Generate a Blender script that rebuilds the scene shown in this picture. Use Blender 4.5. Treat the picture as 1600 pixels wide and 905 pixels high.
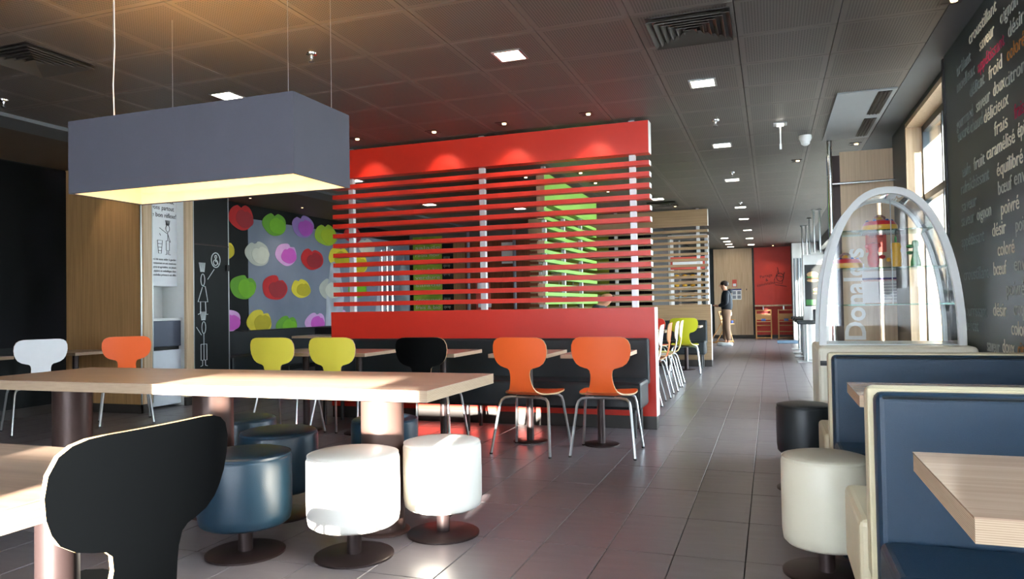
import bpy, bmesh, math, random
from math import sin, cos, pi, radians as R, sqrt
from mathutils import Vector, Matrix
random.seed(7)
for o in list(bpy.data.objects): bpy.data.objects.remove(o)
S = bpy.context.scene
C = S.collection
# ------------------------------------------------------------------ camera
YAW, PITCH, ROLL, FPX, EYE = 0.340874, 0.022622, -0.017583, 1136.6, 1.10
fw = Vector((-sin(YAW)*cos(PITCH), cos(YAW)*cos(PITCH), sin(PITCH)))
rt = Vector((cos(YAW), sin(YAW), 0)); up = rt.cross(fw)
rr = cos(ROLL)*rt + sin(ROLL)*up; ur = -sin(ROLL)*rt + cos(ROLL)*up
cd = bpy.data.cameras.new('camera'); cam = bpy.data.objects.new('camera', cd); C.objects.link(cam)
cd.sensor_width = 36; cd.lens = FPX/1600*36; cd.clip_start = .02; cd.clip_end = 200
m = Matrix((rr, ur, -fw)).transposed().to_4x4(); m.translation = (0, 0, EYE); cam.matrix_world = m
S.camera = cam
# ------------------------------------------------------------------ world, sun, exposure
w = bpy.data.worlds.new('sky'); S.world = w; w.use_nodes = True
bg = w.node_tree.nodes['Background']; bg.inputs[0].default_value = (.78, .89, 1, 1); bg.inputs[1].default_value = 8.0
sl = bpy.data.lights.new('sun', 'SUN'); sl.energy = 42; sl.angle = R(.6); sl.color = (1, .95, .86)
so = bpy.data.objects.new('sun', sl); C.objects.link(so)
SAZ, SEL = R(9), R(8.5)
sd = Vector((-sin(SAZ)*cos(SEL), cos(SAZ)*cos(SEL), -sin(SEL)))
so.rotation_euler = sd.to_track_quat('-Z', 'Y').to_euler(); so.location = (3, -12, 5)
S.view_settings.view_transform = 'Standard'; S.view_settings.look = 'None'
S.view_settings.exposure = 1.45; S.view_settings.gamma = 1; S.view_settings.use_curve_mapping = False
# ------------------------------------------------------------------ materials
def lin(h):
    h = h.lstrip('#'); c = [int(h[i:i+2], 16)/255 for i in (0, 2, 4)]
    return tuple(x/12.92 if x <= .04045 else ((x+.055)/1.055)**2.4 for x in c) + (1,)
class NT:
    def __init__(s, name):
        s.m = bpy.data.materials.new(name); s.m.use_nodes = True; s.t = s.m.node_tree
        s.b = s.t.nodes['Principled BSDF']; s.out = s.t.nodes['Material Output']
    def n(s, ty, **k):
        x = s.t.nodes.new(ty)
        for a, v in k.items(): setattr(x, a, v)
        return x
    def l(s, a, b): s.t.links.new(a, b)
    def math(s, op, a, b=None):
        x = s.n('ShaderNodeMath', operation=op)
        for i, v in enumerate((a, b)):
            if v is None: continue
            if isinstance(v, (int, float)): x.inputs[i].default_value = v
            else: s.l(v, x.inputs[i])
        return x.outputs[0]
    def mix(s, f, a, b):
        x = s.n('ShaderNodeMix', data_type='RGBA')
        if isinstance(f, (int, float)): x.inputs[0].default_value = f
        else: s.l(f, x.inputs[0])
        for i, v in ((6, a), (7, b)):
            if isinstance(v, tuple): x.inputs[i].default_value = v
            else: s.l(v, x.inputs[i])
        return x.outputs[2]
    def noise(s, scale, vec=(1, 1, 1), detail=3, src='Object'):
        tc = s.n('ShaderNodeTexCoord'); mp = s.n('ShaderNodeMapping'); mp.inputs['Scale'].default_value = vec
        s.l(tc.outputs[src], mp.inputs[0]); x = s.n('ShaderNodeTexNoise'); x.inputs['Scale'].default_value = scale
        x.inputs['Detail'].default_value = detail; s.l(mp.outputs[0], x.inputs['Vector']); return x.outputs[0]
    def bump(s, h, st=.2, d=.01):
        x = s.n('ShaderNodeBump'); x.inputs['Strength'].default_value = st; x.inputs['Distance'].default_value = d
        s.l(h, x.inputs['Height']); s.l(x.outputs[0], s.b.inputs['Normal'])
def mat(name, h, rough=.5, metal=0, spec=.5, var=.08, scale=6, bump=0, bscale=200):
    t = NT(name); c = lin(h); t.b.inputs['Roughness'].default_value = rough; t.b.inputs['Metallic'].default_value = metal
    t.b.inputs['Specular IOR Level'].default_value = spec
    if var:
        lo = tuple(x*(1-var) for x in c[:3])+(1,); hi = tuple(min(1, x*(1+var)) for x in c[:3])+(1,)
        t.l(t.mix(t.noise(scale), lo, hi), t.b.inputs['Base Color'])
    else: t.b.inputs['Base Color'].default_value = c
    if bump: t.bump(t.noise(bscale), bump, .004)
    return t.m
def wood(name, a, b, vec, rough=.45, scale=3):
    t = NT(name); t.b.inputs['Roughness'].default_value = rough
    n = t.noise(scale, vec, 6); r = t.n('ShaderNodeValToRGB'); t.l(n, r.inputs[0])
    r.color_ramp.elements[0].position = .3; r.color_ramp.elements[0].color = lin(a)
    r.color_ramp.elements[1].position = .7; r.color_ramp.elements[1].color = lin(b)
    t.l(r.outputs[0], t.b.inputs['Base Color']); t.bump(n, .08, .003); return t.m
def ply(name, a, b, freq):
    t = NT(name); t.b.inputs['Roughness'].default_value = .6
    tc = t.n('ShaderNodeTexCoord'); sp = t.n('ShaderNodeSeparateXYZ'); t.l(tc.outputs['Object'], sp.inputs[0])
    s = t.math('SINE', t.math('MULTIPLY', sp.outputs[2], freq)); f = t.math('MULTIPLY', t.math('ADD', s, 1.0), .5)
    f = t.math('MULTIPLY', f, t.math('ADD', t.noise(5, (3, 3, 40)), .2))
    t.l(t.mix(f, lin(a), lin(b)), t.b.inputs['Base Color']); return t.m
def emis(name, h, st):
    t = NT(name); t.b.inputs['Base Color'].default_value = lin(h); t.b.inputs['Emission Color'].default_value = lin(h)
    t.b.inputs['Emission Strength'].default_value = st; return t.m
def glass(name, tint, refl=.12):
    t = NT(name); g = t.n('ShaderNodeBsdfGlossy'); g.inputs['Roughness'].default_value = .02
    tr = t.n('ShaderNodeBsdfTransparent'); tr.inputs[0].default_value = tint
    fr = t.n('ShaderNodeFresnel'); fr.inputs[0].default_value = 1.45; mx = t.n('ShaderNodeMixShader')
    t.l(t.math('ADD', t.math('MULTIPLY', fr.outputs[0], .8), refl*.1), mx.inputs[0]); t.l(tr.outputs[0], mx.inputs[1]); t.l(g.outputs[0], mx.inputs[2])
    t.l(mx.outputs[0], t.out.inputs['Surface']); return t.m
def blindmat(name, h):  # translucent cloth for the added sun-diffusing blinds and film
    t = NT(name); a = t.n('ShaderNodeBsdfTranslucent'); b = t.n('ShaderNodeBsdfDiffuse'); mx = t.n('ShaderNodeMixShader')
    a.inputs[0].default_value = lin(h); b.inputs[0].default_value = lin(h); mx.inputs[0].default_value = .3
    t.l(a.outputs[0], mx.inputs[1]); t.l(b.outputs[0], mx.inputs[2]); t.l(mx.outputs[0], t.out.inputs['Surface']); return t.m
def tilemat():
    t = NT('floor_tile'); n = t.noise(2.2, (1, 6, 1), 5, 'Object'); 
    t.l(t.mix(n, lin('#625b5e'), lin('#7a7376')), t.b.inputs['Base Color'])
    t.l(t.math('ADD', t.math('MULTIPLY', t.noise(3, (1, 4, 1)), .16), .26), t.b.inputs['Roughness'])
    t.b.inputs['Specular IOR Level'].default_value = .6
    t.bump(t.noise(14, (1, 5, 1), 5), .06, .004); return t.m
CP, CX0, CY0, CZ = .568, -.152, 4.128, 2.745
def ceilmat():
    t = NT('perforated_panel'); g = t.n('ShaderNodeNewGeometry'); sp = t.n('ShaderNodeSeparateXYZ'); t.l(g.outputs['Position'], sp.inputs[0])
    def loc(o, z0): return t.math('FLOORED_MODULO', t.math('SUBTRACT', o, z0), CP)
    lx, ly = loc(sp.outputs[0], CX0), loc(sp.outputs[1], CY0)
    def inside(v): return t.math('MULTIPLY', t.math('GREATER_THAN', v, .035), t.math('LESS_THAN', v, CP-.035))
    P = .0166
    def cell(v): return t.math('SUBTRACT', t.math('FLOORED_MODULO', v, P), P/2)
    cx, cy = cell(lx), cell(ly)
    d = t.math('SQRT', t.math('ADD', t.math('MULTIPLY', cx, cx), t.math('MULTIPLY', cy, cy)))
    hole = t.math('MULTIPLY', t.math('LESS_THAN', d, .0054), t.math('MULTIPLY', inside(lx), inside(ly)))
    t.l(t.mix(hole, lin('#645f5a'), lin('#312e2b')), t.b.inputs['Base Color']); t.b.inputs['Roughness'].default_value = .5
    return t.m
def muralmat():
    t = NT('mural_print'); n = t.noise(1.3, (1, 1, 1), 4); t.l(t.mix(n, lin('#5d6678'), lin('#8a92a3')), t.b.inputs['Base Color'])
    t.b.inputs['Roughness'].default_value = .55; return t.m
def photomat(name, cols, scale, vec=(1, 1, 1), spec=.5):
    t = NT(name); n = t.noise(scale, vec, 2); r = t.n('ShaderNodeValToRGB'); t.l(n, r.inputs[0]); e = r.color_ramp.elements
    while len(e) < len(cols): e.new(.5)
    for i, c in enumerate(cols): e[i].position = .32+.36*i/(len(cols)-1); e[i].color = lin(c)
    t.l(r.outputs[0], t.b.inputs['Base Color']); t.b.inputs['Roughness'].default_value = .6; t.b.inputs['Specular IOR Level'].default_value = spec; return t.m
M = dict(
 tile=tilemat(), ceil=ceilmat(), grout=mat('grout', '#2a2624', .8), slabdark=mat('ceiling_void', '#26231f', .9),
 soffit=mat('soffit_paint', '#5d6062', .6), strip=mat('grey_strip', '#5b6063', .6), beam=mat('brown_ceiling', '#57493a', .7),
 wallblack=mat('black_wall', '#2a3336', .42, var=.15, scale=2), black=mat('black_panel', '#0b1012', .5, spec=.3),
 leftphoto=photomat('dark_mural', ('#040506', '#050708', '#1c1c21'), .55, spec=.1),
 plaster=mat('plaster', '#6b6660', .8), white=mat('white_paint', '#dfe0de', .45), woodwall=wood('oak_panel', '#9a7448', '#b48c5c', (14, 14, .5), .5),
 oak=wood('pale_oak', '#b79b7a', '#cdb394', (14, 14, .5), .5), tablewood=wood('table_laminate', '#a98b76', '#c2a690', (.6, 14, 14), .3),
 tablewood2=wood('table_laminate_light', '#a98b76', '#bfa28c', (.6, 14, 14), .14), ply=ply('ply_edge', '#c4aa8e', '#94795f', 1700), plyflat=mat('ply_pale', '#cda878', .5),
 red=mat('red_lacquer', '#dc3120', .38, var=.04), redwall=mat('red_wall', '#d03a2e', .5), slatwood=wood('screen_oak', '#8f7557', '#a88a68', (.5, 14, 14), .5),
 green=mat('green_lacquer', '#7fb347', .4), olive=mat('olive_wall', '#8b9420', .5),
 steel=mat('brushed_steel', '#c4c8ca', .32, 1, var=.05), chrome=mat('chrome', '#e2e6e8', .15, 1, var=0), post=mat('white_post', '#d6d9da', .35, .2),
 bronze=mat('brown_metal', '#382c2b', .38, .5), bronzelt=mat('brown_column', '#54403a', .4, .35), dark=mat('dark_metal', '#1f1d1d', .45),
 blkleather=mat('black_leather', '#1e2428', .42, bump=.15, bscale=350), navy=mat('navy_leather', '#0e2c41', .42, bump=.2, bscale=350), stoolblue=mat('petrol_leather', '#1b3342', .34, bump=.15, bscale=350),
 whleather=mat('white_leather', '#efeae0', .4, bump=.1, bscale=300), cabinetcream=mat('cabinet_cream', '#ece5d0', .35), paleoak=wood('notice_oak', '#b79f83', '#cab294', (14, 14, .5), .5), creamstool=mat('cream_stool_leather', '#cdc6b2', .42, bump=.1, bscale=300), cream=mat('cream_leather', '#cabd9f', .42, bump=.1, bscale=300), creampanel=mat('cream_panel', '#c9bb98', .4),
 orange=mat('orange_lacquer', '#fb6a2c', .38, var=.03), yellow=mat('yellow_lacquer', '#e8d84c', .38, var=.03), olivechair=mat('olive_lacquer', '#b3b018', .38), blackchair=mat('black_lacquer', '#020304', .6, spec=.08), whitechair=mat('white_lacquer', '#e8e8e8', .38),
 paleyellow=mat('pale_yellow', '#ece98a', .4), redchair=mat('red_chair', '#c3291c', .38),
 shade=mat('grey_fabric', '#4a4952', .85, bump=.2, bscale=500), shadein=mat('shade_lining', '#f3e6cc', .7), base=mat('baseboard_tile', '#35302d', .4),
 glow=emis('warm_diffuser', '#ffdf9a', 1.1), led=emis('downlight_diffuser', '#fff1dc', 12), spotglow=emis('spot_bulb', '#ffd9a0', 3),
 glass=glass('clear_glass', (.97, .99, .98, 1)), eggglass=glass('case_glass', (.985, .995, .995, 1), .4), shelfglass=glass('shelf_glass', (.6, .85, .78, 1), .8),
 blind=blindmat('added_blind_fabric', '#d4d9df'), alu=mat('window_alu', '#4c5357', .4, .5), paper=mat('paper', '#eef0f2', .7, var=.03), ink=mat('ink', '#1c1c22', .7, var=0),
 inkwhite=mat('chalk', '#c9cdcd', .8, var=.1), ww=mat('word_white', '#d8d2bd', .7), wg=mat('word_grey', '#7b8583', .7), wr=mat('word_red', '#a3234a', .7), wo=mat('word_orange', '#b0702e', .7), wc=mat('word_chalk', '#a9aca2', .7),
 kioskwhite=mat('kiosk_white', '#f2f3f4', .3), screen=emis('screen_black', '#0a1014', .4), pavement=mat('pavement', '#b9b6b0', .8), skin=mat('skin', '#c78f72', .5), hair=mat('hair', '#2a1a14', .6), jacket=mat('jacket', '#141a24', .7), khaki=mat('khaki', '#8a6c55', .8), shoe=mat('sneaker', '#eeeeee', .5),
 beech=mat('beech', '#c8935a', .45), blue=mat('blue_banner', '#24327e', .5), poster=mat('poster_red', '#d0574a', .6), doorbrown=wood('brown_door', '#6d3418', '#8a4826', (14, 14, .5), .45), greyposter=mat('grey_paint', '#8a8f9c', .5), mural=muralmat(), facephoto=photomat('photo_print', ('#20242c', '#6a707c', '#b9bec8', '#4a4f5a'), .9, (1, 1, .7)),
 toyyellow=mat('toy_yellow', '#e0a52a', .3), toyred=mat('toy_red', '#c2242c', .3), toyblue=mat('toy_blue', '#2c4a8a', .3), toygreen=mat('toy_green', '#3f8f45', .4), greentext=photomat('green_print', ('#7fa022', '#a3bf3a', '#8cb02c'), 3), plastic=mat('white_plastic', '#e4e8ea', .3), acwhite=mat('ac_grey', '#8b8f92', .5), ventmetal=mat('vent_metal', '#403d38', .5), bin=mat('bin_grey', '#5d6270', .35, .4), binwhite=mat('bin_white', '#d9dee6', .4), mat_blue=mat('door_mat', '#3d5a72', .9))
PAL = dict(R=('#c01d22', '#98202c'), G=('#5f9a2a', '#6fae1f'), V=('#8a6fae', '#a94cb0'), L=('#8fae30', '#9ab020'), Y=('#d8c838', '#b3a51e'), W=('#b6b9ae', '#c9cabc'), P=('#d3a2d4', '#c957bd'))
for k, (a, b) in PAL.items(): M['o'+k] = mat('dot_outer_'+k, a, .6, var=.15); M['i'+k] = mat('dot_inner_'+k, b, .6, var=.15)
# ------------------------------------------------------------------ mesh helpers
class MB:
    def __init__(s): s.bm = bmesh.new()
    def box(s, x0, x1, y0, y1, z0, z1, bev=0, seg=2):
        b = bmesh.new(); bmesh.ops.create_cube(b, size=1)
        for v in b.verts: v.co = Vector(((x0+x1)/2+v.co.x*(x1-x0), (y0+y1)/2+v.co.y*(y1-y0), (z0+z1)/2+v.co.z*(z1-z0)))
        if bev: bmesh.ops.bevel(b, geom=b.edges[:], offset=bev, segments=seg, profile=.5, affect='EDGES', clamp_overlap=True)
        return s.add(b)
    def add(s, b):
        me = bpy.data.meshes.new('t'); b.to_mesh(me); b.free(); s.bm.from_mesh(me); bpy.data.meshes.remove(me); return s
    def lathe(s, prof, seg=32, c=(0, 0), sy=1):
        rings = []
        for r, z in prof:
            rings.append([s.bm.verts.new((c[0]+r*cos(2*pi*i/seg), c[1]+sy*r*sin(2*pi*i/seg), z)) for i in range(seg)] if r > 1e-5 else [s.bm.verts.new((c[0], c[1], z))])
        for a, b in zip(rings, rings[1:]):
            for i in range(seg):
                j = (i+1) % seg
                if len(a) == 1 and len(b) == 1: continue
                if len(a) == 1: s.bm.faces.new((a[0], b[j], b[i]))
                elif len(b) == 1: s.bm.faces.new((a[i], a[j], b[0]))
                else: s.bm.faces.new((a[i], a[j], b[j], b[i]))
        return s
    def cyl(s, x, y, z0, z1, r, seg=24, bev=0):
        p = [(0, z0), (r-bev, z0)] + ([(r, z0+bev), (r, z1-bev)] if bev else [(r, z0), (r, z1)][0:0]) + [(r-bev, z1), (0, z1)]
        return s.lathe(p, seg, (x, y))
    def tube(s, pts, r, seg=8, flat=1):
        P = [Vector(p) for p in pts]; rings = []; n = len(P); prev = None
        for i, p in enumerate(P):
            t = (P[min(i+1, n-1)]-P[max(i-1, 0)]).normalized()
            if prev is None: u = t.orthogonal().normalized()
            else: u = (prev - t*prev.dot(t)).normalized()
            prev = u; v = t.cross(u); rad = r[i] if isinstance(r, (list, tuple)) else r
            rings.append([s.bm.verts.new(p+rad*(cos(2*pi*k/seg)*u+flat*sin(2*pi*k/seg)*v)) for k in range(seg)])
        for a, b in zip(rings, rings[1:]):
            for k in range(seg): s.bm.faces.new((a[k], a[(k+1) % seg], b[(k+1) % seg], b[k]))
        s.bm.faces.new(rings[0][::-1]); s.bm.faces.new(rings[-1]); return s
    def prism(s, pts, d, off=(0, 0, 0)):
        a = [s.bm.verts.new(Vector(p)+Vector(off)) for p in pts]; b = [s.bm.verts.new(Vector(p)+Vector(off)+Vector(d)) for p in pts]
        n = len(a); s.bm.faces.new(a); s.bm.faces.new(b[::-1])
        for i in range(n): s.bm.faces.new((a[i], b[i], b[(i+1) % n], a[(i+1) % n]))
        return s
    def sphere(s, c, r, seg=16, sc=(1, 1, 1)):
        b = bmesh.new(); bmesh.ops.create_uvsphere(b, u_segments=seg, v_segments=seg//2+2, radius=r)
        for v in b.verts: v.co = Vector((c[0]+v.co.x*sc[0], c[1]+v.co.y*sc[1], c[2]+v.co.z*sc[2]))
        return s.add(b)
    def obj(s, name, m, parent=None, smooth=False, ang=40):
        bmesh.ops.recalc_face_normals(s.bm, faces=s.bm.faces[:])
        me = bpy.data.meshes.new(name); s.bm.to_mesh(me); s.bm.free()
        return link(name, me, m, parent, smooth, ang)
def link(name, me, m, parent=None, smooth=False, ang=40):
    if m is not None:
        me.materials.clear(); me.materials.append(M[m] if isinstance(m, str) else m)
    if smooth:
        me.shade_smooth(); me.set_sharp_from_angle(angle=R(ang))
    o = bpy.data.objects.new(name, me); C.objects.link(o)
    if parent: o.parent = parent
    return o
def thing(name, label, cat, loc=(0, 0, 0), rz=0, group=None):
    o = bpy.data.objects.new(name, None); C.objects.link(o); o.location = loc; o.rotation_euler = (0, 0, rz); o.empty_display_size = .1
    o['label'] = label; o['category'] = cat
    if group: o['group'] = group
    return o
def tag(o, label, cat, group=None):
    o['label'] = label; o['category'] = cat
    if group: o['group'] = group
    return o
def struct(o, label=None):
    o['kind'] = 'structure'
    if label: o['label'] = label
    return o
def box(name, m, parent, *a, bev=0, seg=2): return MB().box(*a, bev=bev, seg=seg).obj(name, m, parent)
def copy(o, parent=None):
    c = o.copy(); C.objects.link(c); c.parent = parent
    for ch in o.children: copy(ch, c)
    return c
def text(s, size, mtx, m, name, parent, width=None, bold=0.0, depth=.001, align='LEFT'):
    cu = bpy.data.curves.new('t', 'FONT'); cu.body = s; cu.size = size; cu.extrude = depth; cu.resolution_u = 3; cu.align_x = align; cu.offset = bold
    t = bpy.data.objects.new('t', cu); C.objects.link(t); bpy.context.view_layer.update()
    me = bpy.data.meshes.new_from_object(t.evaluated_get(bpy.context.evaluated_depsgraph_get())); bpy.data.objects.remove(t); bpy.data.curves.remove(cu)
    if width:
        xs = [v.co.x for v in me.vertices]; k = width/(max(xs)-min(xs)); 
        for v in me.vertices: v.co.x *= k
    o = link(name, me, m, parent); o.matrix_local = mtx; return o
def frame(o, x, y):   # matrix: text x axis, text y axis, origin
    x = Vector(x); y = Vector(y); z = x.cross(y); mm = Matrix((x, y, z)).transposed().to_4x4(); mm.translation = o; return mm
# ------------------------------------------------------------------ the setting
XL, XR, YB, YF = -7.55, 1.15, -2.6, 23.2
fl = struct(box('floor', 'grout', None, XL-.3, 3.2, YB-.3, YF+.3, -.12, -.006))
TW, TL, TX, TY = .2974, .5685, -.1255, 3.247
tm = bpy.data.meshes.new('tile'); MB_t = MB().box(.0022, TW-.0022, .0022, TL-.0022, -.02, 0, bev=.0015, seg=1); MB_t.bm.to_mesh(tm); tm.materials.append(M['tile'])
cells = []
for i in range(-26, 8):
    for j in range(-11, 36):
        x, y = TX+i*TW, TY+j*TL
        if x > 1.5 or x+TW < XL or y+TL < YB or y > YF: continue
        v = Vector((x+TW/2, y+TL/2, 0))-Vector((0, 0, EYE)); dz = v.dot(fw)
        vis = False
        if dz > .3:
            px, py = 800+FPX*v.dot(rr)/dz, 452-FPX*v.dot(ur)/dz
            vis = -40 < px < 1640 and py < 960
        cells.append((0 if vis else 1, v.length, x, y))
cells.sort()
rest = MB()
def raw(bm, x0, x1, y0, y1, z0, z1):
    vs = [bm.verts.new(p) for p in ((x0, y0, z0), (x1, y0, z0), (x1, y1, z0), (x0, y1, z0), (x0, y0, z1), (x1, y0, z1), (x1, y1, z1), (x0, y1, z1))]
    for f in ((0, 3, 2, 1), (4, 5, 6, 7), (0, 1, 5, 4), (1, 2, 6, 5), (2, 3, 7, 6), (3, 0, 4, 7)): bm.faces.new([vs[k] for k in f])
for k, (h, d, x, y) in enumerate(cells):
    if k < 300 and not h:
        o = bpy.data.objects.new('tile', tm); C.objects.link(o); o.parent = fl; o.location = (x, y, random.uniform(-.0004, .0004))
    else: raw(rest.bm, x+.0022, x+TW-.0022, y+.0022, y+TL-.0022, -.02, 0)
o = rest.obj('tile_field', 'tile', fl); o['kind'] = 'stuff'
# ceiling: perforated square panels under a dark slab
ce = struct(box('ceiling', 'slabdark', None, XL-.3, 1.6, YB-.3, YF+.3, CZ+.03, CZ+.15))
pm = bpy.data.meshes.new('panel'); b_ = MB().box(.0025, CP-.0025, .0025, CP-.0025, 0, .028); b_.bm.to_mesh(pm); pm.materials.append(M['ceil'])
cells = []; XE = .98
for i in range(-10, 2):
    for j in range(-12, 35):
        x, y = CX0+i*CP, CY0+j*CP
        if x+CP < -5.8 or y > YF: continue
        v = Vector((x+CP/2, y+CP/2, CZ))-Vector((0, 0, EYE)); dz = v.dot(fw); vis = False
        if dz > .3:
            px, py = 800+FPX*v.dot(rr)/dz, 452-FPX*v.dot(ur)/dz
            vis = -40 < px < 1640 and py > -60
        cells.append((0 if vis else 1, v.length, x, y))
cells.sort(); rest = MB()
for k, (h, d, x, y) in enumerate(cells):
    if k < 300 and not h:
        o = bpy.data.objects.new('panel', pm); C.objects.link(o); o.parent = ce; o.location = (x, y, CZ)
    else: raw(rest.bm, x+.0025, x+CP-.0025, y+.0025, y+CP-.0025, CZ, CZ+.028)
o = rest.obj('panel_field', 'ceil', ce); o['kind'] = 'stuff'
box('edge_strip', 'soffit', ce, .984, 1.6, YB, YF, CZ-.004, CZ+.03)
box('edge_strip', 'strip', ce, -6.2, -5.832, YB, YF, CZ-.03, CZ+.03)
box('side_ceiling', 'beam', ce, XL-.2, -6.2, YB, YF, CZ-.012, CZ+.03)
# left wall with print, dots and bench wall
wl = struct(box('wall_left', 'black', None, XL-.25, XL, YB, YF, 0, CZ))
box('dark_print', 'leftphoto', wl, XL, XL+.008, 1.5, 6.1, .75, 2.72)
box('mural_print', 'mural', wl, XL, XL+.006, 9.17, 14.5, .74, 2.52)
def blob(cy, cz, ry, rz, seed, notch=.28, n=40):
    rnd = random.Random(seed); ph = [rnd.uniform(0, 6.28) for _ in range(4)]; pts = []
    na = pi/2+rnd.uniform(-.5, .5)
    for i in range(n):
        a = 2*pi*i/n; r = 1+.035*sin(2*a+ph[0])+.03*sin(3*a+ph[1])+.02*sin(5*a+ph[2])
        dd = abs((a-na+pi) % (2*pi)-pi)
        r -= notch*max(0, 1-dd/.28)
        pts.append((0, cy+ry*r*cos(a), cz+rz*r*sin(a)))
    return pts
DOTS = [("R",8.97,2.52,0.28,0.19),("G",9.75,2.49,0.29,0.19),("V",10.51,2.53,0.31,0.19),("L",11.19,2.44,0.34,0.20),("Y",8.6,2.00,0.2,0.15),("W",9.33,1.99,0.29,0.19),("P",10.04,2.02,0.29,0.18),("R",10.76,1.98,0.32,0.19),("G",9.00,1.46,0.28,0.19),("R",9.74,1.46,0.31,0.20),("Y",10.43,1.46,0.27,0.16),("W",11.31,1.46,0.35,0.20),("Y",9.36,0.92,0.29,0.19),("G",10.04,0.84,0.27,0.17),("P",10.83,0.88,0.29,0.17),("P",8.67,0.95,0.26,0.17),("Y",11.62,2.06,0.36,0.20),("W",12.58,2.32,0.32,0.17),("R",12.07,2.52,0.30,0.16),("Y",12.26,1.98,0.35,0.19),("P",11.59,0.96,0.25,0.14),("G",12.23,1.48,0.32,0.17)]
for k, (c, y, z, ry, rz) in enumerate(DOTS):
    y *= 1.009
    d = MB().prism(blob(y-.03, z, ry, rz, k), (.003, 0, 0), (XL+.007, 0, 0)).obj('dot', 'o'+c, wl)
    MB().prism(blob(y+.04, z-.02, ry*.7, rz*.72, k+50, .2), (.002, 0, 0), (XL+.011, 0, 0)).obj('dot_centre', 'i'+c, d)
# white photo figures in the mural, further on
for k, (y0, pts) in enumerate(((11.2, [(0, .74), (.5, .74), (.62, 1.3), (.45, 2.0), (.2, 1.95), (.05, 1.4)]), (12.9, [(0, .74), (.9, .74), (1.05, 1.35), (.8, 1.5), (.95, 2.2), (.6, 2.42), (.25, 2.2), (.2, 1.6)]), (13.9, [(0, .9), (.5, .8), (.55, 1.7), (.35, 2.3), (.1, 1.9)]))):
    MB().prism([(0, y0+a, z) for a, z in pts], (.004, 0, 0), (XL+.006, 0, 0)).obj('photo_print', 'facephoto', wl)
box('baseboard', 'base', wl, XL, XL+.015, YB, 14.5, 0, .1)
# protruding service block: oak front, waste niche and black door on its side
YS, XS, YE = 6.1, -6.45, 7.47
wb = struct(box('wall_service', 'woodwall', None, XL, XS, YS, YS+.04, .1, CZ-.012))
box('wood_side', 'oak', wb, XS-.03, XS+.004, YS+.04, 6.26, .1, CZ-.012); box('wood_side', 'oak', wb, XS-.03, XS+.004, 6.755, 6.87, .1, CZ-.012)
box('metal_corner', 'steel', wb, XS+.002, XS+.012, YS-.006, YS+.012, .1, CZ-.012); box('metal_corner', 'steel', wb, XS+.004, XS+.010, 6.255, 6.266, .1, CZ-.012); box('metal_corner', 'steel', wb, XS+.004, XS+.010, 6.866, 6.875, .1, CZ-.012)
box('baseboard', 'base', wb, XL, XS-.005, YS+.005, YS+.04, 0, .1); box('baseboard', 'base', wb, XS-.04, XS-.005, YS, 6.26, 0, .1); box('baseboard', 'base', wb, XS-.04, XS-.005, 6.755, 6.87, 0, .1)
box('niche_back', 'white', wb, XS-.42, XS-.40, 6.26, 6.815, 0, CZ-.012); box('niche_side', 'white', wb, XS-.40, XS-.03, 6.80, 6.815, 0, CZ-.012); box('niche_side', 'white', wb, XS-.40, XS-.03, 6.26, 6.27, 0, CZ-.012)
box('block_end', 'black', wb, XL, XS, YE-.02, YE, 0, CZ-.012); box('socket', 'dark', wb, XS-.17, XS-.1, YS-.03, YS, .37, .5, bev=.02)
ws = thing('waste_station', 'white waste station with printed panel, grey flap and white bin door in the wall niche', 'waste bin', (XS-.2, 6.515, 0))
q = lambda n, m_, *a, **k: box(n, m_, ws, *a, **k)
q('bin_door', 'binwhite', -.2, .08, -.235, .28, .03, .66, bev=.006); q('flap', 'bin', -.2, .085, -.235, .28, .70, 1.0, bev=.01); q('shelf', 'white', -.2, .1, -.245, .283, 1.0, 1.03); q('gap_panel', 'dark', -.2, .05, -.235, .28, .66, .70)
pn = q('poster', 'paper', -.2, .03, -.245, .283, 1.40, 2.7, bev=.004)
fm = lambda y, z: frame((.033, y, z), (0, 1, 0), (0, 0, 1))
for s, y, z, wd in (("Merci,", -.12, 2.37, .15), ("clients,", .06, 2.37, .17), ("ayons", -.12, 2.285, .14), ("partout", .05, 2.285, .18), ("le", -.12, 2.20, .05), ("bon", -.04, 2.20, .1), ("réflexe!", .09, 2.20, .17)): text(s, .075, fm(y, z), 'ink', 'lettering', pn, wd)
for k, s in enumerate(("Merci de nous aider à garder", "ce restaurant et ses environs", "propres et agréables, en jetant", "vos papiers et emballages dans", "les poubelles prévues à cet effet.")): text(s, .034, fm(-.12, 1.70-.045*k), 'ink', 'lettering', pn, .38)
def stick(parent, strokes, mtx, m_, r, name='drawing'):
    mb = MB()
    for st in strokes: mb.tube([(a, 0, b) for a, b in st], r, 5)
    o = mb.obj(name, m_, parent); o.matrix_local = mtx; return o
def ring(cx, cz, rx, rz, n=18): return [(cx+rx*cos(2*pi*i/n), cz+rz*sin(2*pi*i/n)) for i in range(n+1)]
sm = lambda y, z: Matrix.Translation((.034, y, z)) @ Matrix.Rotation(pi/2, 4, 'Z')
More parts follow.
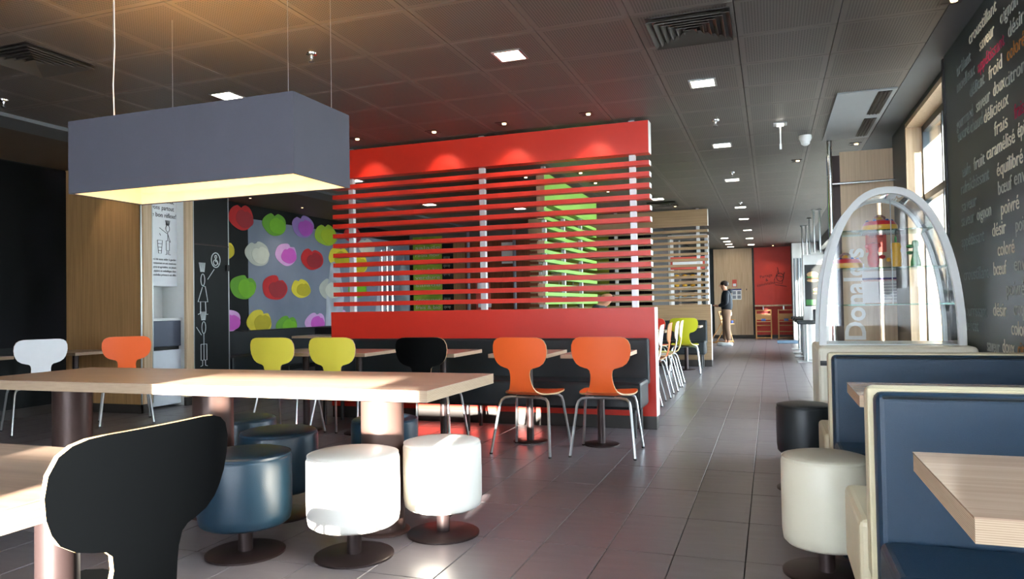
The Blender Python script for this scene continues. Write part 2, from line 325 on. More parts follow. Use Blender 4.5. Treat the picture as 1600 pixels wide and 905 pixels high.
stick(pn, [ring(.06, .18, .035, .05), [(.06, .13), (.06, .0)], [(.03, 0), (.03, -.14), (.09, -.14), (.09, 0), (.03, 0)], [(.045, -.14), (.045, -.2), (.02, -.2)], [(.075, -.14), (.075, -.2), (.11, -.2)], [(.06, .1), (-.09, .18)], [(.06, .1), (.11, -.02)]] + [[(.06+.012*k, .23), (.06+.02*k, .3)] for k in (-2, -1, 0, 1, 2)] + [[(-.13, .0), (-.11, -.19), (-.06, -.19), (-.04, 0), (-.13, 0)], [(-.125, -.05), (-.045, -.05)], [(-.12, -.1), (-.05, -.1)], [(-.115, -.15), (-.055, -.15)], [(-.09, .1), (-.07, .07)]], sm(.09, 1.93) @ Matrix.Scale(.8, 4), 'ink', .0035)
dr = struct(box('door_1', 'black', None, XS-.03, XS+.002, 6.875, YE-.012, .01, CZ-.012))
box('door_rail', 'bronze', dr, XS, XS+.012, 6.88, YE-.012, 1.90, 1.915); box('door_edge', 'steel', dr, XS-.03, XS+.008, YE-.012, YE, 0, CZ-.012); box('latch', 'dark', dr, XS, XS+.03, YE-.06, YE-.02, 1.60, 1.68)
dm = lambda y, z: Matrix.Translation((XS+.004, y, z)) @ Matrix.Rotation(pi/2, 4, 'Z')
crown = lambda x, z, h, n=5: [[(x+.014*k, z), (x+.024*k, z+h)] for k in range(-n//2, n//2+1)]
stick(dr, [ring(0, .35, .04, .09), [(0, .26), (.05, .25), (.1, .02), (-.1, .02), (-.01, .24)], [(-.05, .02), (-.05, -.15), (-.1, -.17)], [(.05, .02), (.06, -.17), (.1, -.17)], [(.1, .36), (.24, .52)]]+crown(0, .47, .14), dm(7.02, 1.2) @ Matrix.Scale(.8, 4), 'inkwhite', .006)
stick(dr, [ring(0, .35, .04, .09), [(0, .26), (0, .1)], [(-.06, .1), (.06, .1), (.06, -.14), (-.06, -.14), (-.06, .1)], [(0, .1), (0, -.14)], [(-.03, -.14), (-.03, -.22), (-.07, -.23)], [(.03, -.14), (.03, -.22), (.07, -.23)], [(-.05, .24), (-.15, .36)]]+crown(0, .46, .13), dm(7.03, .625) @ Matrix.Scale(.8, 4), 'inkwhite', .005)
stick(dr, [ring(0, 0, .075, .09, 24), ring(.0, .04, .016, .02), [(0, .02), (0, -.02), (.03, -.02), (.04, -.05)], ring(-.005, -.03, .035, .035, 14)], dm(7.24, 1.73), 'inkwhite', .006)
# right wall: black wall with printed words
XW = 1.15
Y60, Y61, Z60 = .9, 3.4, 1.15
wr = struct(box('wall_right', 'wallblack', None, XW, XW+.18, Y61, 5.62, 0, CZ))
box('wall_sill', 'wallblack', wr, XW, XW+.18, Y60, Y61, 0, Z60); box('wall_lintel', 'wallblack', wr, XW, XW+.18, Y60, Y61, 2.55, CZ); box('wall_side', 'wallblack', wr, XW, XW+.18, YB, Y60, 0, CZ); box('added_sun_fin', 'plaster', wr, XW+.18, 2.45, YB-.25, YB, 0, 3.0)  # the fin is an unseen added wall keeping sun out of the side window
w6 = struct(box('window_6', 'alu', None, XW+.09, XW+.15, Y60, Y61, Z60, Z60+.06)); box('window_frame', 'alu', w6, XW+.09, XW+.15, Y60, Y61, 2.49, 2.55)
for k in range(3):
    y = Y60+(Y61-Y60-.05)*k/2; box('window_frame', 'alu', w6, XW+.09, XW+.15, y, y+.05, Z60+.06, 2.49)
    if k < 2: box('pane', 'glass', w6, XW+.117, XW+.123, y+.05, y+(Y61-Y60-.05)/2, Z60+.06, 2.49)
struct(box('trim_1', 'dark', None, XW-.012, XW+.06, 5.60, 5.64, 0, CZ-.02))
WORDS = [("croustillant",1,4.96,2.60,0.55),("oignon",0,4.35,2.50,0.28),("saveur",1,4.74,2.49,0.28),("désir",0,4.23,2.39,0.24),("appétissant",2,4.79,2.38,0.50),("coloré",3,4.26,2.28,0.27),("froid",1,4.58,2.28,0.24),("brûlant",4,5.27,2.50,0.33),("moelleux",4,5.28,2.40,0.42),("délicat",4,4.98,2.29,0.31),("doux",1,4.51,2.17,0.20),("citron",0,4.30,2.16,0.30),("gourmand",4,5.31,2.17,0.39),("saveur",0,4.85,2.17,0.28),("délicieux",1,4.70,2.07,0.44),("sucré",4,5.30,2.09,0.28),("chaud",4,4.99,2.08,0.26),("frais",1,4.51,1.96,0.23),("frais",2,4.17,1.97,0.14),("caramélisé",1,4.67,1.86,0.49),("épicé",1,4.13,1.87,0.18),("tendre",4,5.21,1.85,0.20),("fruit",0,4.94,1.85,0.23),("équilibré",1,4.49,1.74,0.42),("rafraîchissant",4,5.26,1.75,0.62),("bœuf",0,4.48,1.64,0.23),("envie",0,4.21,1.65,0.25),("saveur",4,5.25,1.64,0.34),("poivré",1,4.44,1.53,0.29),("saveur",4,5.27,1.55,0.30),("oignon",0,4.91,1.55,0.29),("désir",1,4.61,1.43,0.24),("poivré",0,4.21,1.42,0.25),("appétissant",4,5.28,1.42,0.51),("coloré",1,4.52,1.32,0.28),("croustillant",4,5.25,1.21,0.55),("bœuf",1,4.61,1.22,0.23),("envie",0,4.25,1.23,0.24),("poivré",0,4.39,1.11,0.28),("nourrissant",4,5.28,0.99,0.51),("désir",1,4.64,1.00,0.24),("croquant",0,4.28,1.01,0.29),("délicat",4,5.25,0.90,0.30),("coloré",1,4.33,0.91,0.27),("saveur",0,4.78,0.80,0.24),("doux",1,4.49,0.81,0.20),("citron",3,4.24,0.81,0.23)]
for s, c, y, z, wd in WORDS:
    text(s, .105, frame((XW-.0015, y, z), (0, -1, 0), (0, 0, 1)), ('wc', 'ww', 'wr', 'wo', 'wg')[c], 'word', wr, wd)
# window in the right wall with an oak reveal, then a dark pier
XG = 1.36
wn = struct(box('window_1', 'oak', None, 1.2, XG+.1, 5.64, 7.47, 2.66, 2.70))
box('window_reveal', 'oak', wn, 1.2, XG+.1, 7.44, 7.48, 0, 2.66); box('window_reveal', 'oak', wn, 1.2, XG+.1, 5.62, 5.65, 0, 2.66)
for a in ((5.65, 5.70), (7.39, 7.44), (6.62, 6.66)): box('window_frame', 'alu', wn, XG-.03, XG+.03, a[0], a[1], .05, 2.66)
for z in (.05, 1.98, 2.60): box('window_frame', 'alu', wn, XG-.03, XG+.03, 5.65, 7.44, z, z+.06)
for y0, y1, z0, z1 in ((5.7, 6.62, .11, 1.98), (6.66, 7.39, .11, 1.98), (5.7, 6.62, 2.04, 2.6), (6.66, 7.39, 2.04, 2.6)): box('pane', 'glass', wn, XG-.004, XG+.004, y0, y1, z0, z1)
wr2 = struct(box('wall_right_pier', 'wallblack', None, 1.2, 1.6, 7.48, 8.19, 0, CZ))
box('wall_lintel', 'wallblack', wr2, 1.2, 1.6, 5.62, 7.48, 2.70, CZ); box('wall_lintel', 'wallblack', wr2, 1.28, 1.6, 8.19, YF, 2.5, CZ)
for a, b, x in ((8.19, 8.9, 1.28), (13.8, 16.8, 1.40), (21.98, YF, 1.28)): box('wall_pier', 'white', wr2, x, 1.5 if x > 1.3 else 1.6, a, b, 0, 2.5)
for k, (a, b) in enumerate(((8.9, 13.8), (16.8, 21.98))):
    g = struct(box('window_%d' % (k+2), 'alu', None, 1.42, 1.48, a, b, 2.44, 2.5))
    box('window_frame', 'alu', g, 1.42, 1.48, a, b, 0, .08)
    for y in (a, (a+b)/2-.03, b-.06): box('window_frame', 'alu', g, 1.42, 1.48, y, y+.06, .08, 2.44)
    box('pane', 'glass', g, 1.447, 1.453, a+.06, (a+b)/2-.03, .08, 2.44); box('pane', 'glass', g, 1.447, 1.453, (a+b)/2+.03, b-.06, .08, 2.44)
struct(box('pavement', 'pavement', None, 1.6, 40, -30, 50, -.2, -.1))
# wall behind the viewer: glazing, with added blinds, film and bar shaping the sun
bw = struct(box('wall_back', 'plaster', None, XL-.25, XW+.4, YB-.25, YB, 0, .28))
box('wall_head', 'plaster', bw, XL-.25, XW+.4, YB-.25, YB, 2.5, CZ+.03); box('wall_pier', 'plaster', bw, XL-.25, -3.5, YB-.25, YB, .28, 2.5); box('wall_pier', 'plaster', bw, 1.05, XW+.4, YB-.25, YB, .28, 2.5)
bays = [(-3.5, -1.90), (-1.90, -1.16), (-1.16, -.74), (-.74, -.5), (-.5, 1.05)]
wb5 = struct(box('window_5', 'alu', None, -3.5, 1.05, YB-.14, YB-.08, .28, .32)); box('window_frame', 'alu', wb5, -3.5, 1.05, YB-.14, YB-.08, 2.45, 2.5)
for k, (a, b) in enumerate(bays):
    if k not in (2, 3): box('window_frame', 'alu', wb5, a-.02, a+.02, YB-.14, YB-.08, .32, 2.45)
    z0 = {1: 1.625, 2: 1.625, 3: 1.56}.get(k, .3)
    tag(box('added_blind', 'blind', None, a-.012, b+.012, YB-.03+.006*(k % 2), YB-.026+.006*(k % 2), z0, 2.5), ('long added sun-diffusing blind leftmost behind the viewer', 'half-raised added sun-diffusing blind second from the left behind the viewer', 'half-raised added sun-diffusing blind in the middle behind the viewer', 'narrow half-raised added sun-diffusing blind behind the viewer', 'long added sun-diffusing blind rightmost behind the viewer')[k], 'blind', 'added sun-diffusing blinds behind the viewer')  # blinds added out of view to spread daylight and trim the sun patches
    if k == 2: box('added_shade_bar', 'alu', wb5, -1.32, -.80, YB-.14, YB-.08, 1.305, 1.365)  # unseen bar added to shade part of the near table
    if k in (1, 2, 3): box('added_sun_film', 'blind', wb5, a-.01, b+.01, YB-.075+.006*(k % 2), YB-.071+.006*(k % 2), .33, 1.46 if k == 1 else .95)  # unseen film added to keep low sun off the floor and blue stools
# end wall: oak door leaf, red wall, white entrance end
wf = struct(box('wall_far', 'plaster', None, XL-.3, 1.9, YF, YF+.2, 0, CZ+.03))
box('dark_panel', 'wallblack', wf, -2.4, -1.62, YF-.02, YF, 0, CZ); 
d2 = struct(box('door_2', 'oak', None, -1.62, -.5, YF-.06, YF-.001, .1, CZ-.02))
box('door_leaf', 'oak', d2, -1.44, -.56, YF-.072, YF-.06, .12, 2.0); box('dark_joint', 'dark', d2, -.5, -.44, YF-.05, YF-.001, .1, CZ-.02); box('lock', 'dark', d2, -.68, -.66, YF-.09, YF-.072, 1.45, 1.5)
pa = box('notice', 'paper', d2, -1.1, -.82, YF-.076, YF-.072, 1.17, 1.50); pb = box('notice', 'poster', d2, -1.08, -.95, YF-.077, YF-.072, 1.56, 1.78); box('notice_picture', 'paper', pb, -1.06, -.97, YF-.079, YF-.077, 1.58, 1.66)
box('notice_band', 'blue', pa, -1.1, -.82, YF-.078, YF-.076, 1.46, 1.5)
for i in range(2):
    for j in range(2): box('notice_text', 'greyposter', pa, -1.08+.14*i, -.98+.14*i, YF-.078, YF-.076, 1.2+.13*j, 1.3+.13*j)
box('baseboard', 'base', wf, -2.4, .62, YF-.075, YF-.001, 0, .1)
rw = box('red_panel', 'redwall', wf, -.44, .60, YF-.03, YF-.001, .1, CZ-.01)
for k, s in enumerate(("Partage", "&", "convivialité")): text(s, .12, frame((-.1+.02*(k % 2), YF-.033, 1.83-.12*k), (.985, 0, .17), (-.17, 0, .985)), 'ink', 'lettering', rw, align='CENTER')
stick(rw, [[(.0, 0), (.12, .3), (.2, .05), (.3, .25), (.22, -.1), (.05, -.05)], [(.05, .15), (.28, .1)], [(.1, .4), (.14, .2)], [(.02, -.12), (.35, -.18)], ring(.17, .1, .1, .12)], Matrix.Translation((.12, YF-.034, 1.72)), 'ink', .008)
sc = thing('wall_counter', 'oak counter shelf across the red end wall above the high chairs', 'counter', (.08, YF-.2, 1.0)); box('shelf', 'oak', sc, -.52, .50, -.2, .165, -.045, 0, bev=.004); box('bracket', 'steel', sc, -.3, -.27, -.05, .165, -.16, -.045); box('bracket', 'steel', sc, .27, .3, -.05, .165, -.16, -.045)
d3 = struct(box('door_3', 'white', None, .60, 1.28, 22.0, 22.1, 0, CZ-.01))
for x in (.66, .76, .83, .95): MB().cyl(x, 21.94, .55, 2.3, .018, 10).obj('pull_bar', 'alu', d3)
tag(box('door_mat', 'mat_blue', None, .15, .95, 20.2, 21.6, 0, .012), 'blue-grey doormat lying in front of the white entrance', 'mat')
# closing wall of the left seating bay
wy = struct(box('wall_bay', 'plaster', None, XL, -2.35, 14.5, 14.7, 0, CZ))
Yb = 14.5
def pan(n, m_, x0, x1, z0=.1, z1=2.6, d=.02): return box(n, m_, wy, x0, x1, Yb-d, Yb, z0, z1)
pan('dark_panel', 'black', XL, -7.45); gp = pan('green_print', 'greentext', -7.45, -6.75, .3, 2.66, .03); pan('dark_panel', 'black', -6.75, -6.48); pan('oak_panel', 'woodwall', -6.48, -6.2)
for k in range(10): text(('verdure', 'frais & bio', 'croquant', 'radis noir', 'salade')[k % 5], .11, frame((-7.4, Yb-.032, .9+.165*k), (1, 0, 0), (0, 0, 1)), 'ww', 'lettering', gp, .6)
for k in range(9): text('oignon rouge', .1, frame((-6.72, Yb-.022, .9+.18*k), (1, 0, 0), (0, 0, 1)), 'wc', 'lettering', gp, .16)
for k in range(2):
    x = -6.2+.86*k; pan('door_panel', 'doorbrown', x, x+.85, .1, 2.5, .03)
for x in (-6.1, -5.05): MB().cyl(x, Yb-.08, 0, CZ, .035, 12).obj('grey_post', 'greyposter', wy)
p1 = pan('poster', 'poster', -5.95, -5.62, 1.0, 1.65, .04); box('poster_text', 'paper', p1, -5.92, -5.65, Yb-.043, Yb-.04, 1.42, 1.62); box('poster_text', 'paper', p1, -5.9, -5.6, Yb-.043, Yb-.04, 1.08, 1.16)
pan('notice', 'paper', -5.35, -5.05, 2.0, 2.45, .04); pan('olive_panel', 'olive', -4.48, -3.05, .1, 2.5); pan('dark_panel', 'black', -4.62, -4.48); pan('black_panel', 'black', -3.05, -2.35)
for x, z, r_ in ((-4.3, 1.3, .22), (-3.95, 1.55, .15), (-4.15, 1.85, .12), (-3.9, 1.1, .2), (-4.35, 1.75, .1)): stick(wy, [ring(0, 0, r_, r_*.8, 22)], Matrix.Translation((x, Yb-.025, z)), 'inkwhite', .008, 'line_drawing')
wk = struct(box('wall_kitchen', 'black', None, -2.35, -2.2, 14.5, YF, 0, CZ))
# ------------------------------------------------------------------ ceiling fixtures
def downlight(x, y, label, s=.082, on=True):
    t = thing('downlight', label, 'light', (x, y, CZ), 0, 'square ceiling downlights'); mb = MB()
    for a in ((-s-.016, s+.016, -s-.016, -s), (-s-.016, s+.016, s, s+.016), (-s-.016, -s, -s, s), (s, s+.016, -s, s)): mb.box(*a, -.006, .001)
    mb.obj('frame', 'steel', t); box('diffuser', 'led', t, -s, s, -s, s, -.003, .0)
DL = [(-1.57, 4.47, 'bright square downlight between the hanging lamp and the red screen'), (-.438, 5.59, 'bright square downlight just beyond the large ceiling vent'), (-3.87, 4.49, 'square downlight just above the top edge of the hanging grey lamp'), (-.438, 7.89, 'square downlight right of the red screen, second along the aisle'), (-.444, 10.19, 'square downlight third along the aisle'), (-1.63, 11.54, 'square downlight beside the far ceiling vent over the oak screen'), (-.45, 13.2, 'square downlight fourth along the aisle'), (-.455, 15.1, 'square downlight fifth along the aisle'), (-.455, 17.5, 'square downlight sixth along the aisle'), (-.47, 19.8, 'square downlight seventh along the aisle'), (-.48, 22.0, 'square downlight last along the aisle by the red end wall'), (-1.07, 19.4, 'square downlight nearest of four in the far left row'), (-1.07, 20.5, 'square downlight second of four in the far left row'), (-1.07, 21.5, 'square downlight third of four in the far left row'), (-1.07, 22.5, 'square downlight last of four in the far left row'), (-3.95, 11.6, 'square downlight seen through the red slats left of the green screen'), (-5.1, 10.5, 'square downlight seen through the red slats near the dotted mural'), (-5.0, 8.1, 'square downlight seen right beside the hanging lamp, above the slats')]
for x, y, l in DL: downlight(x, y, l)
def spot(x, y, label, e=8, aim=None):
    t = thing('spotlight', label, 'light', (x, y, CZ), 0, 'small recessed ceiling spots'); mb = MB()
    s = .045
    for a in ((-s-.012, s+.012, -s-.012, -s), (-s-.012, s+.012, s, s+.012), (-s-.012, -s, -s, s), (s, s+.012, -s, s)): mb.box(*a, -.006, .001)
    mb.obj('frame', 'bronze', t); box('recess', 'dark', t, -s, s, -s, s, -.002, .0); MB().lathe([(0, -.014), (.017, -.012), (.02, -.002), (0, -.002)], 14, (.012, 0)).obj('bulb', 'spotglow', t)
    if e:
        ld = bpy.data.lights.new('spot_beam', 'SPOT'); ld.energy = e*.55; ld.color = (1, .83, .6); ld.spot_size = R(75); ld.spot_blend = .6; ld.shadow_soft_size = .03
        lo = bpy.data.objects.new('spot_beam', ld); C.objects.link(lo); lo.parent = t; lo.location = (0, 0, -.04)
        d = Vector(aim or (0, .0, -1)); lo.rotation_euler = d.to_track_quat('-Z', 'Y').to_euler()
SP = [(-3.74, 6.11, 'small recessed spot beside the lower right edge of the hanging lamp', 6, (0, .6, -1)), (-2.94, 6.15, 'small recessed spot second from the left above the red screen', 6, (0, .6, -1)), (-2.23, 6.12, 'small recessed spot third from the left above the red screen', 6, (0, .6, -1)), (-1.45, 6.1, 'small recessed spot rightmost of the row above the red screen', 6, (0, .6, -1)), (-2.92, 8.8, 'small recessed spot left of the green screen header', 6, None), (-2.2, 8.8, 'small recessed spot first of three beside the green screen', 4, (-.3, 0, -1)), (-2.2, 9.62, 'small recessed spot second of three beside the green screen', 4, (-.3, 0, -1)), (-2.2, 10.42, 'small recessed spot third of three beside the green screen', 4, (-.3, 0, -1)), (-1.49, 12.5, 'small recessed spot in front of the oak screen', 8, (0, .2, -1)), (.88, 8.4, 'small recessed spot behind the ceiling air unit', 5, None), (.33, 9.12, 'small recessed spot left of the chrome pole', 5, None), (-7.1, 8.67, 'small recessed spot first along the dotted mural', 6, (-.3, 0, -1)), (-7.05, 9.85, 'small recessed spot second along the dotted mural', 6, (-.3, 0, -1)), (-7.1, 12.4, 'small recessed spot third along the dotted mural', 8, (-.3, 0, -1)), (.98, 4.56, 'small recessed spot at the top edge of the picture by the black wall', 5, (.2, 0, -1)), (-6.9, 5.75, 'small recessed spot over the tall oak panel', 7, (.15, .25, -1)), (.1, 22.7, 'small recessed spot washing the red end wall', 14, (0, .25, -1))]
for a in SP: spot(*a)
def vent(x, y, label, s=.235):
    t = thing('air_vent', label, 'vent', (x, y, CZ), 0, 'square ceiling air diffusers'); box('backing', 'dark', t, -s, s, -s, s, -.003, 0)
    n = 6
    for k in range(n):
        a, b = s*(1-k/n)+.0, s*(1-(k+.62)/n); mb = MB(); za, zb = -.026, -.004
        V = [mb.bm.verts.new(p) for p in ((-a, -a, za), (a, -a, za), (a, a, za), (-a, a, za), (-b, -b, zb), (b, -b, zb), (b, b, zb), (-b, b, zb))]
        for i in range(4): mb.bm.faces.new((V[i], V[(i+1) % 4], V[4+(i+1) % 4], V[4+i]))
        if k == n-1: mb.bm.faces.new(V[4:])
        o = mb.obj('louvre', 'ventmetal', t); so_ = o.modifiers.new('thick', 'SOLIDIFY'); so_.thickness = .003
vent(-.41, 4.43, 'large square louvred air vent right of the hanging lamp, nearest'); vent(-4.42, 3.36, 'square louvred air vent at the upper left over the dark wall'); vent(-1.63, 12.1, 'square louvred air vent far back above the oak screen')
ac = thing('air_unit', 'grey ceiling air unit with two dark louvred slots by the window', 'air conditioner', (.74, 7.28, CZ)); box('plate', 'acwhite', ac, -.2, .23, -1.0, .78, -.012, -.001)
for y in (-.98, -.08):
    sl_ = box('slot', 'dark', ac, .1, .2, y+.02, y+.76, -.016, -.012)
    for k in range(3): box('fin', 'ventmetal', sl_, .118+.027*k, .124+.027*k, y+.02, y+.76, -.022, -.016)
def sprinkler(x, y, label, pm_='chrome'):
    t = thing('sprinkler', label, 'sprinkler', (x, y, CZ), 0, 'ceiling sprinklers'); MB().lathe([(0, 0), (.036, 0), (.034, -.008), (.014, -.014), (.012, -.03), (0, -.03)], 16).obj('rose', pm_, t, True); MB().lathe([(0, -.03), (.006, -.03), (.006, -.05), (.02, -.052), (.02, -.055), (0, -.055)], 12).obj('head', pm_, t)
for x, y, l in ((-2.74, 3.95, 'chrome sprinkler beside the right wires of the hanging lamp'), (-.427, 6.78, 'chrome sprinkler on the aisle ceiling before the second downlight'), (-.418, 9.6, 'chrome sprinkler on the aisle ceiling near the third downlight'), (-.428, 12.6, 'chrome sprinkler far along the aisle ceiling'), (-5.49, 3.92, 'chrome sprinkler at the left edge of the picture')): sprinkler(x, y, l)
el = thing('emergency_lamp', 'small square ceiling lamp with a hanging clear tab', 'light', (.125, 7.15, CZ)); box('plate', 'steel', el, -.06, .06, -.06, .06, -.012, 0, bev=.003); box('lens', 'led', el, -.028, .028, -.03, .03, -.02, -.012); box('tab', 'plastic', el, -.006, .006, -.003, .003, -.19, -.02); box('tab', 'plastic', el, -.009, .009, -.004, .004, -.24, -.19)
cm = thing('security_camera', 'white dome security camera on the aisle ceiling', 'camera', (.367, 7.78, CZ)); MB().lathe([(0, 0), (.06, 0), (.062, -.03), (.05, -.055), (0, -.06)], 20).obj('housing', 'plastic', cm, True); MB().lathe([(.045, -.055), (.04, -.085), (.02, -.1), (0, -.102)], 20).obj('dome', 'plastic', cm, True)
# ------------------------------------------------------------------ hanging lamp
lx0, lx1, ly0, ly1, lz0, lz1 = -3.42, -2.03, 2.78, 3.25, 1.722, 2.10
lp = thing('pendant_lamp', 'long grey fabric box lamp hanging on wires over the communal table', 'lamp', ((lx0+lx1)/2, (ly0+ly1)/2, lz0)); hx, hy, hz = (lx1-lx0)/2, (ly1-ly0)/2, lz1-lz0; T = .012
for a in ((-hx, hx, -hy, -hy+T), (-hx, hx, hy-T, hy), (-hx, -hx+T, -hy+T, hy-T), (hx-T, hx, -hy+T, hy-T)): box('shade_side', 'shade', lp, *a, 0, hz)
for a in ((-hx+T, hx-T, -hy+T, -hy+T+.004), (-hx+T, hx-T, hy-T-.004, hy-T), (-hx+T, -hx+T+.004, -hy+T, hy-T), (hx-T-.004, hx-T, -hy+T, hy-T)): box('lining', 'shadein', lp, *a, .003, hz-.01)
box('diffuser', 'glow', lp, -hx+.05, hx-.05, -hy+.05, hy-.05, .10, .108)
for x, y in ((-hx+.2, -hy+.1), (hx-.04, -hy+.02), (-hx+.28, hy-.05), (hx-.04, hy-.1)): MB().tube([(x, y, hz-.02), (x, y, CZ-lz0)], .0012, 6).obj('wire', 'steel', lp)
MB().tube([(-hx+.207, -hy+.1, CZ-lz0), (-hx+.21, -hy+.1, hz+.4), (-hx+.2, -hy+.098, hz+.2), (-hx+.206, -hy+.1, hz-.02)], .0026, 6).obj('power_cord', 'plastic', lp)
for x in (-.35, .35): box('crossbar', 'white', lp, x-.01, x+.01, -hy+T, hy-T, hz-.05, hz-.03)
box('uplight_tube', emis('warm_tube', '#ffc778', 24), lp, -.55, .55, -.02, .02, hz-.03, hz+.0)
# ------------------------------------------------------------------ furniture builders
def pouf(name, label, m_, x, y, r, z0, z1, colr=.032, baser=.175, grp='round stools on pedestals'):
    t = thing(name, label, 'stool', (x, y, 0), random.uniform(0, 6), grp); b = .028
    MB().lathe([(0, z0), (r*.9, z0), (r*.97, z0+.012), (r, z0+.05), (r*1.005, (z0+z1)/2), (r, z1-b), (r-.008, z1-.008), (r-b, z1), (r*.5, z1+.004), (0, z1+.005)], 40).obj('seat', m_, t, True, 60)
    MB().lathe([(r-.012, z1-.013), (r-.003, z1-.007), (r-.004, z1-.017)], 40).obj('piping', m_, t, True)
    MB().lathe([(0, .012), (colr, .012), (colr, z0+.003), (0, z0+.003)], 20).obj('pedestal', 'bronze', t, True)
    MB().lathe([(0, 0), (baser, 0), (baser, .008), (baser-.01, .013), (0, .014)], 36).obj('base', 'bronze', t, True)
pouf('stool', 'sunlit white round stool, the nearer of two at the communal table', 'whleather', -1.775, 2.84, .205, .145, .462)
pouf('stool', 'sunlit white round stool, the farther one under the table end', 'whleather', -1.525, 3.24, .19, .135, .455)
pouf('stool', 'dark blue round stool right behind the black chair back', 'stoolblue', -2.275, 2.73, .205, .14, .458)
pouf('stool', 'dark blue round stool with a glossy top, second row under the table', 'stoolblue', -2.51, 3.28, .205, .14, .458)
pouf('stool', 'dark blue round stool behind the bright table column', 'stoolblue', -2.17, 3.82, .195, .14, .455)
pouf('stool', 'dark blue round stool farthest left, partly behind the black chair', 'stoolblue', -3.16, 3.78, .2, .14, .43)
pouf('stool', 'cream round stool standing beside the near booth', 'creamstool', .19, 3.2, .167, .125, .478, baser=.17)
pouf('stool', 'black round stool beside the cream cabinet', 'blkleather', .17, 4.6, .155, .215, .50, baser=.16)
def slabtable(t, x0, x1, y0, y1, z, th, wood_='tablewood'):
    box('tabletop', wood_, t, x0, x1, y0, y1, z-.003, z); box('ply_core', 'ply', t, x0+.001, x1-.001, y0+.001, y1-.001, z-th, z-.003)
bt = thing('communal_table', 'long plywood communal table under the hanging lamp', 'table', (-2.66, 3.035, 0)); slabtable(bt, -1.345, 1.345, -.375, .375, .763, .048)
for x in (-1.25, -.215, .83):
    MB().lathe([(0, .0), (.13, .0), (.13, .008), (.12, .014), (.105, .016), (.105, .7148), (0, .7148)], 36, (x, .165)).obj('column', 'bronzelt', bt, True)
def bench_leg(t, x, y, z): MB().cyl(x, y, 0, z, .018, 12, .001).obj('leg', 'dark', t)
# moulded plywood chair --------------------------------------------------
BK = [(.868, .115, -.262), (.866, .15, -.262), (.858, .178, -.261), (.842, .199, -.259), (.81, .213, -.255), (.77, .216, -.25), (.73, .210, -.245), (.70, .199, -.241), (.675, .183, -.238), (.655, .155, -.236), (.645, .125, -.235), (.638, .098, -.234), (.625, .084, -.232), (.595, .078, -.228), (.56, .08, -.222), (.52, .087, -.213), (.49, .097, -.203), (.465, .112, -.188)]
ST = [(.465, .112, -.188), (.45, .128, -.168), (.44, .148, -.14), (.434, .172, -.105), (.431, .195, -.065), (.43, .208, -.02), (.431, .213, .04), (.434, .213, .1), (.438, .206, .15), (.440, .188, .185), (.439, .155, .205), (.437, .10, .216)]
def shell(rows, cur, th=.011, n=12, seatlike=False):
    mb = MB(); bm = mb.bm; N = len(rows); F = []; B = []
    for i, (z, wd, y) in enumerate(rows):
        a, b = rows[max(i-1, 0)], rows[min(i+1, N-1)]; ty, tz = b[2]-a[2], b[0]-a[0]; l = sqrt(ty*ty+tz*tz) or 1; ny, nz = -tz/l, ty/l
        f, k = [], []
        for j in range(n+1):
            x = wd*(2*j/n-1); dy = cur*x*x; dz = 0 if not seatlike else .25*x*x
            if seatlike: dy = 0
            f.append(bm.verts.new((x, y+dy+ny*th/2, z+dz+nz*th/2))); k.append(bm.verts.new((x, y+dy-ny*th/2, z+dz-nz*th/2)))
        F.append(f); B.append(k)
    for i in range(N-1):
        for j in range(n):
            bm.faces.new((F[i][j], F[i][j+1], F[i+1][j+1], F[i+1][j])); bm.faces.new((B[i][j], B[i+1][j], B[i+1][j+1], B[i][j+1]))
    ed = MB(); e2 = ed.bm
    loop = [(0, j) for j in range(n+1)]+[(i, n) for i in range(1, N)]+[(N-1, j) for j in range(n-1, -1, -1)]+[(i, 0) for i in range(N-2, 0, -1)]
    a = [e2.verts.new(F[i][j].co) for i, j in loop]; b = [e2.verts.new(B[i][j].co) for i, j in loop]; L = len(loop)
    for k in range(L): e2.faces.new((a[k], a[(k+1) % L], b[(k+1) % L], b[k]))
    return mb, ed
def chair_master(m_):
    t = bpy.data.objects.new('chair', None)
    C.objects.link(t); a, e = shell(BK, .5); s = a.obj('backrest', m_, t, True, 70); e.obj('ply_edge', 'plyflat', s)
    a, e = shell(ST, 0, seatlike=True); s = a.obj('seat', m_, t, True, 70); e.obj('ply_edge', 'plyflat', s)
    for sx in (-1, 1):
        for pts in ([(.0, -.115, .416), (.12, -.125, .416), (.165, -.14, .410), (.186, -.152, .392), (.196, -.165, .36), (.235, -.25, .006)], [(.0, .105, .42), (.12, .115, .42), (.165, .125, .414), (.186, .135, .396), (.196, .142, .36), (.232, .205, .006)]):
            g = MB().tube([(sx*x, y, z) for x, y, z in pts], .0105, 8).obj('leg', 'steel', t, True); MB().cyl(sx*pts[-1][0], pts[-1][1], 0, .012, .012, 8).obj('foot_cap', 'dark', g)
    box('mount_plate', 'dark', t, -.075, .075, -.13, .12, .421, .427); return t
masters = {}
def chair(m_, label, x, y, rz, grp='moulded plywood chairs', sc=1):
    if m_ not in masters: t = masters[m_] = chair_master(m_)
    else: t = copy(masters[m_])
    t.name = 'chair'; t.location = (x, y, 0); t.rotation_euler = (0, 0, rz); t.scale = (sc, sc, sc); tag(t, label, 'chair', grp); return t
chair('blackchair', 'large black chair in the foreground with a pale plywood edge', -1.46, 1.18, R(88)).scale = (1.03, 1.03, 1)
chair('orange', 'orange chair nearest the right end of the red screen', -1.165, 5.37, R(2)); chair('orange', 'orange chair second from the right end of the red screen', -1.73, 5.3, R(-5))
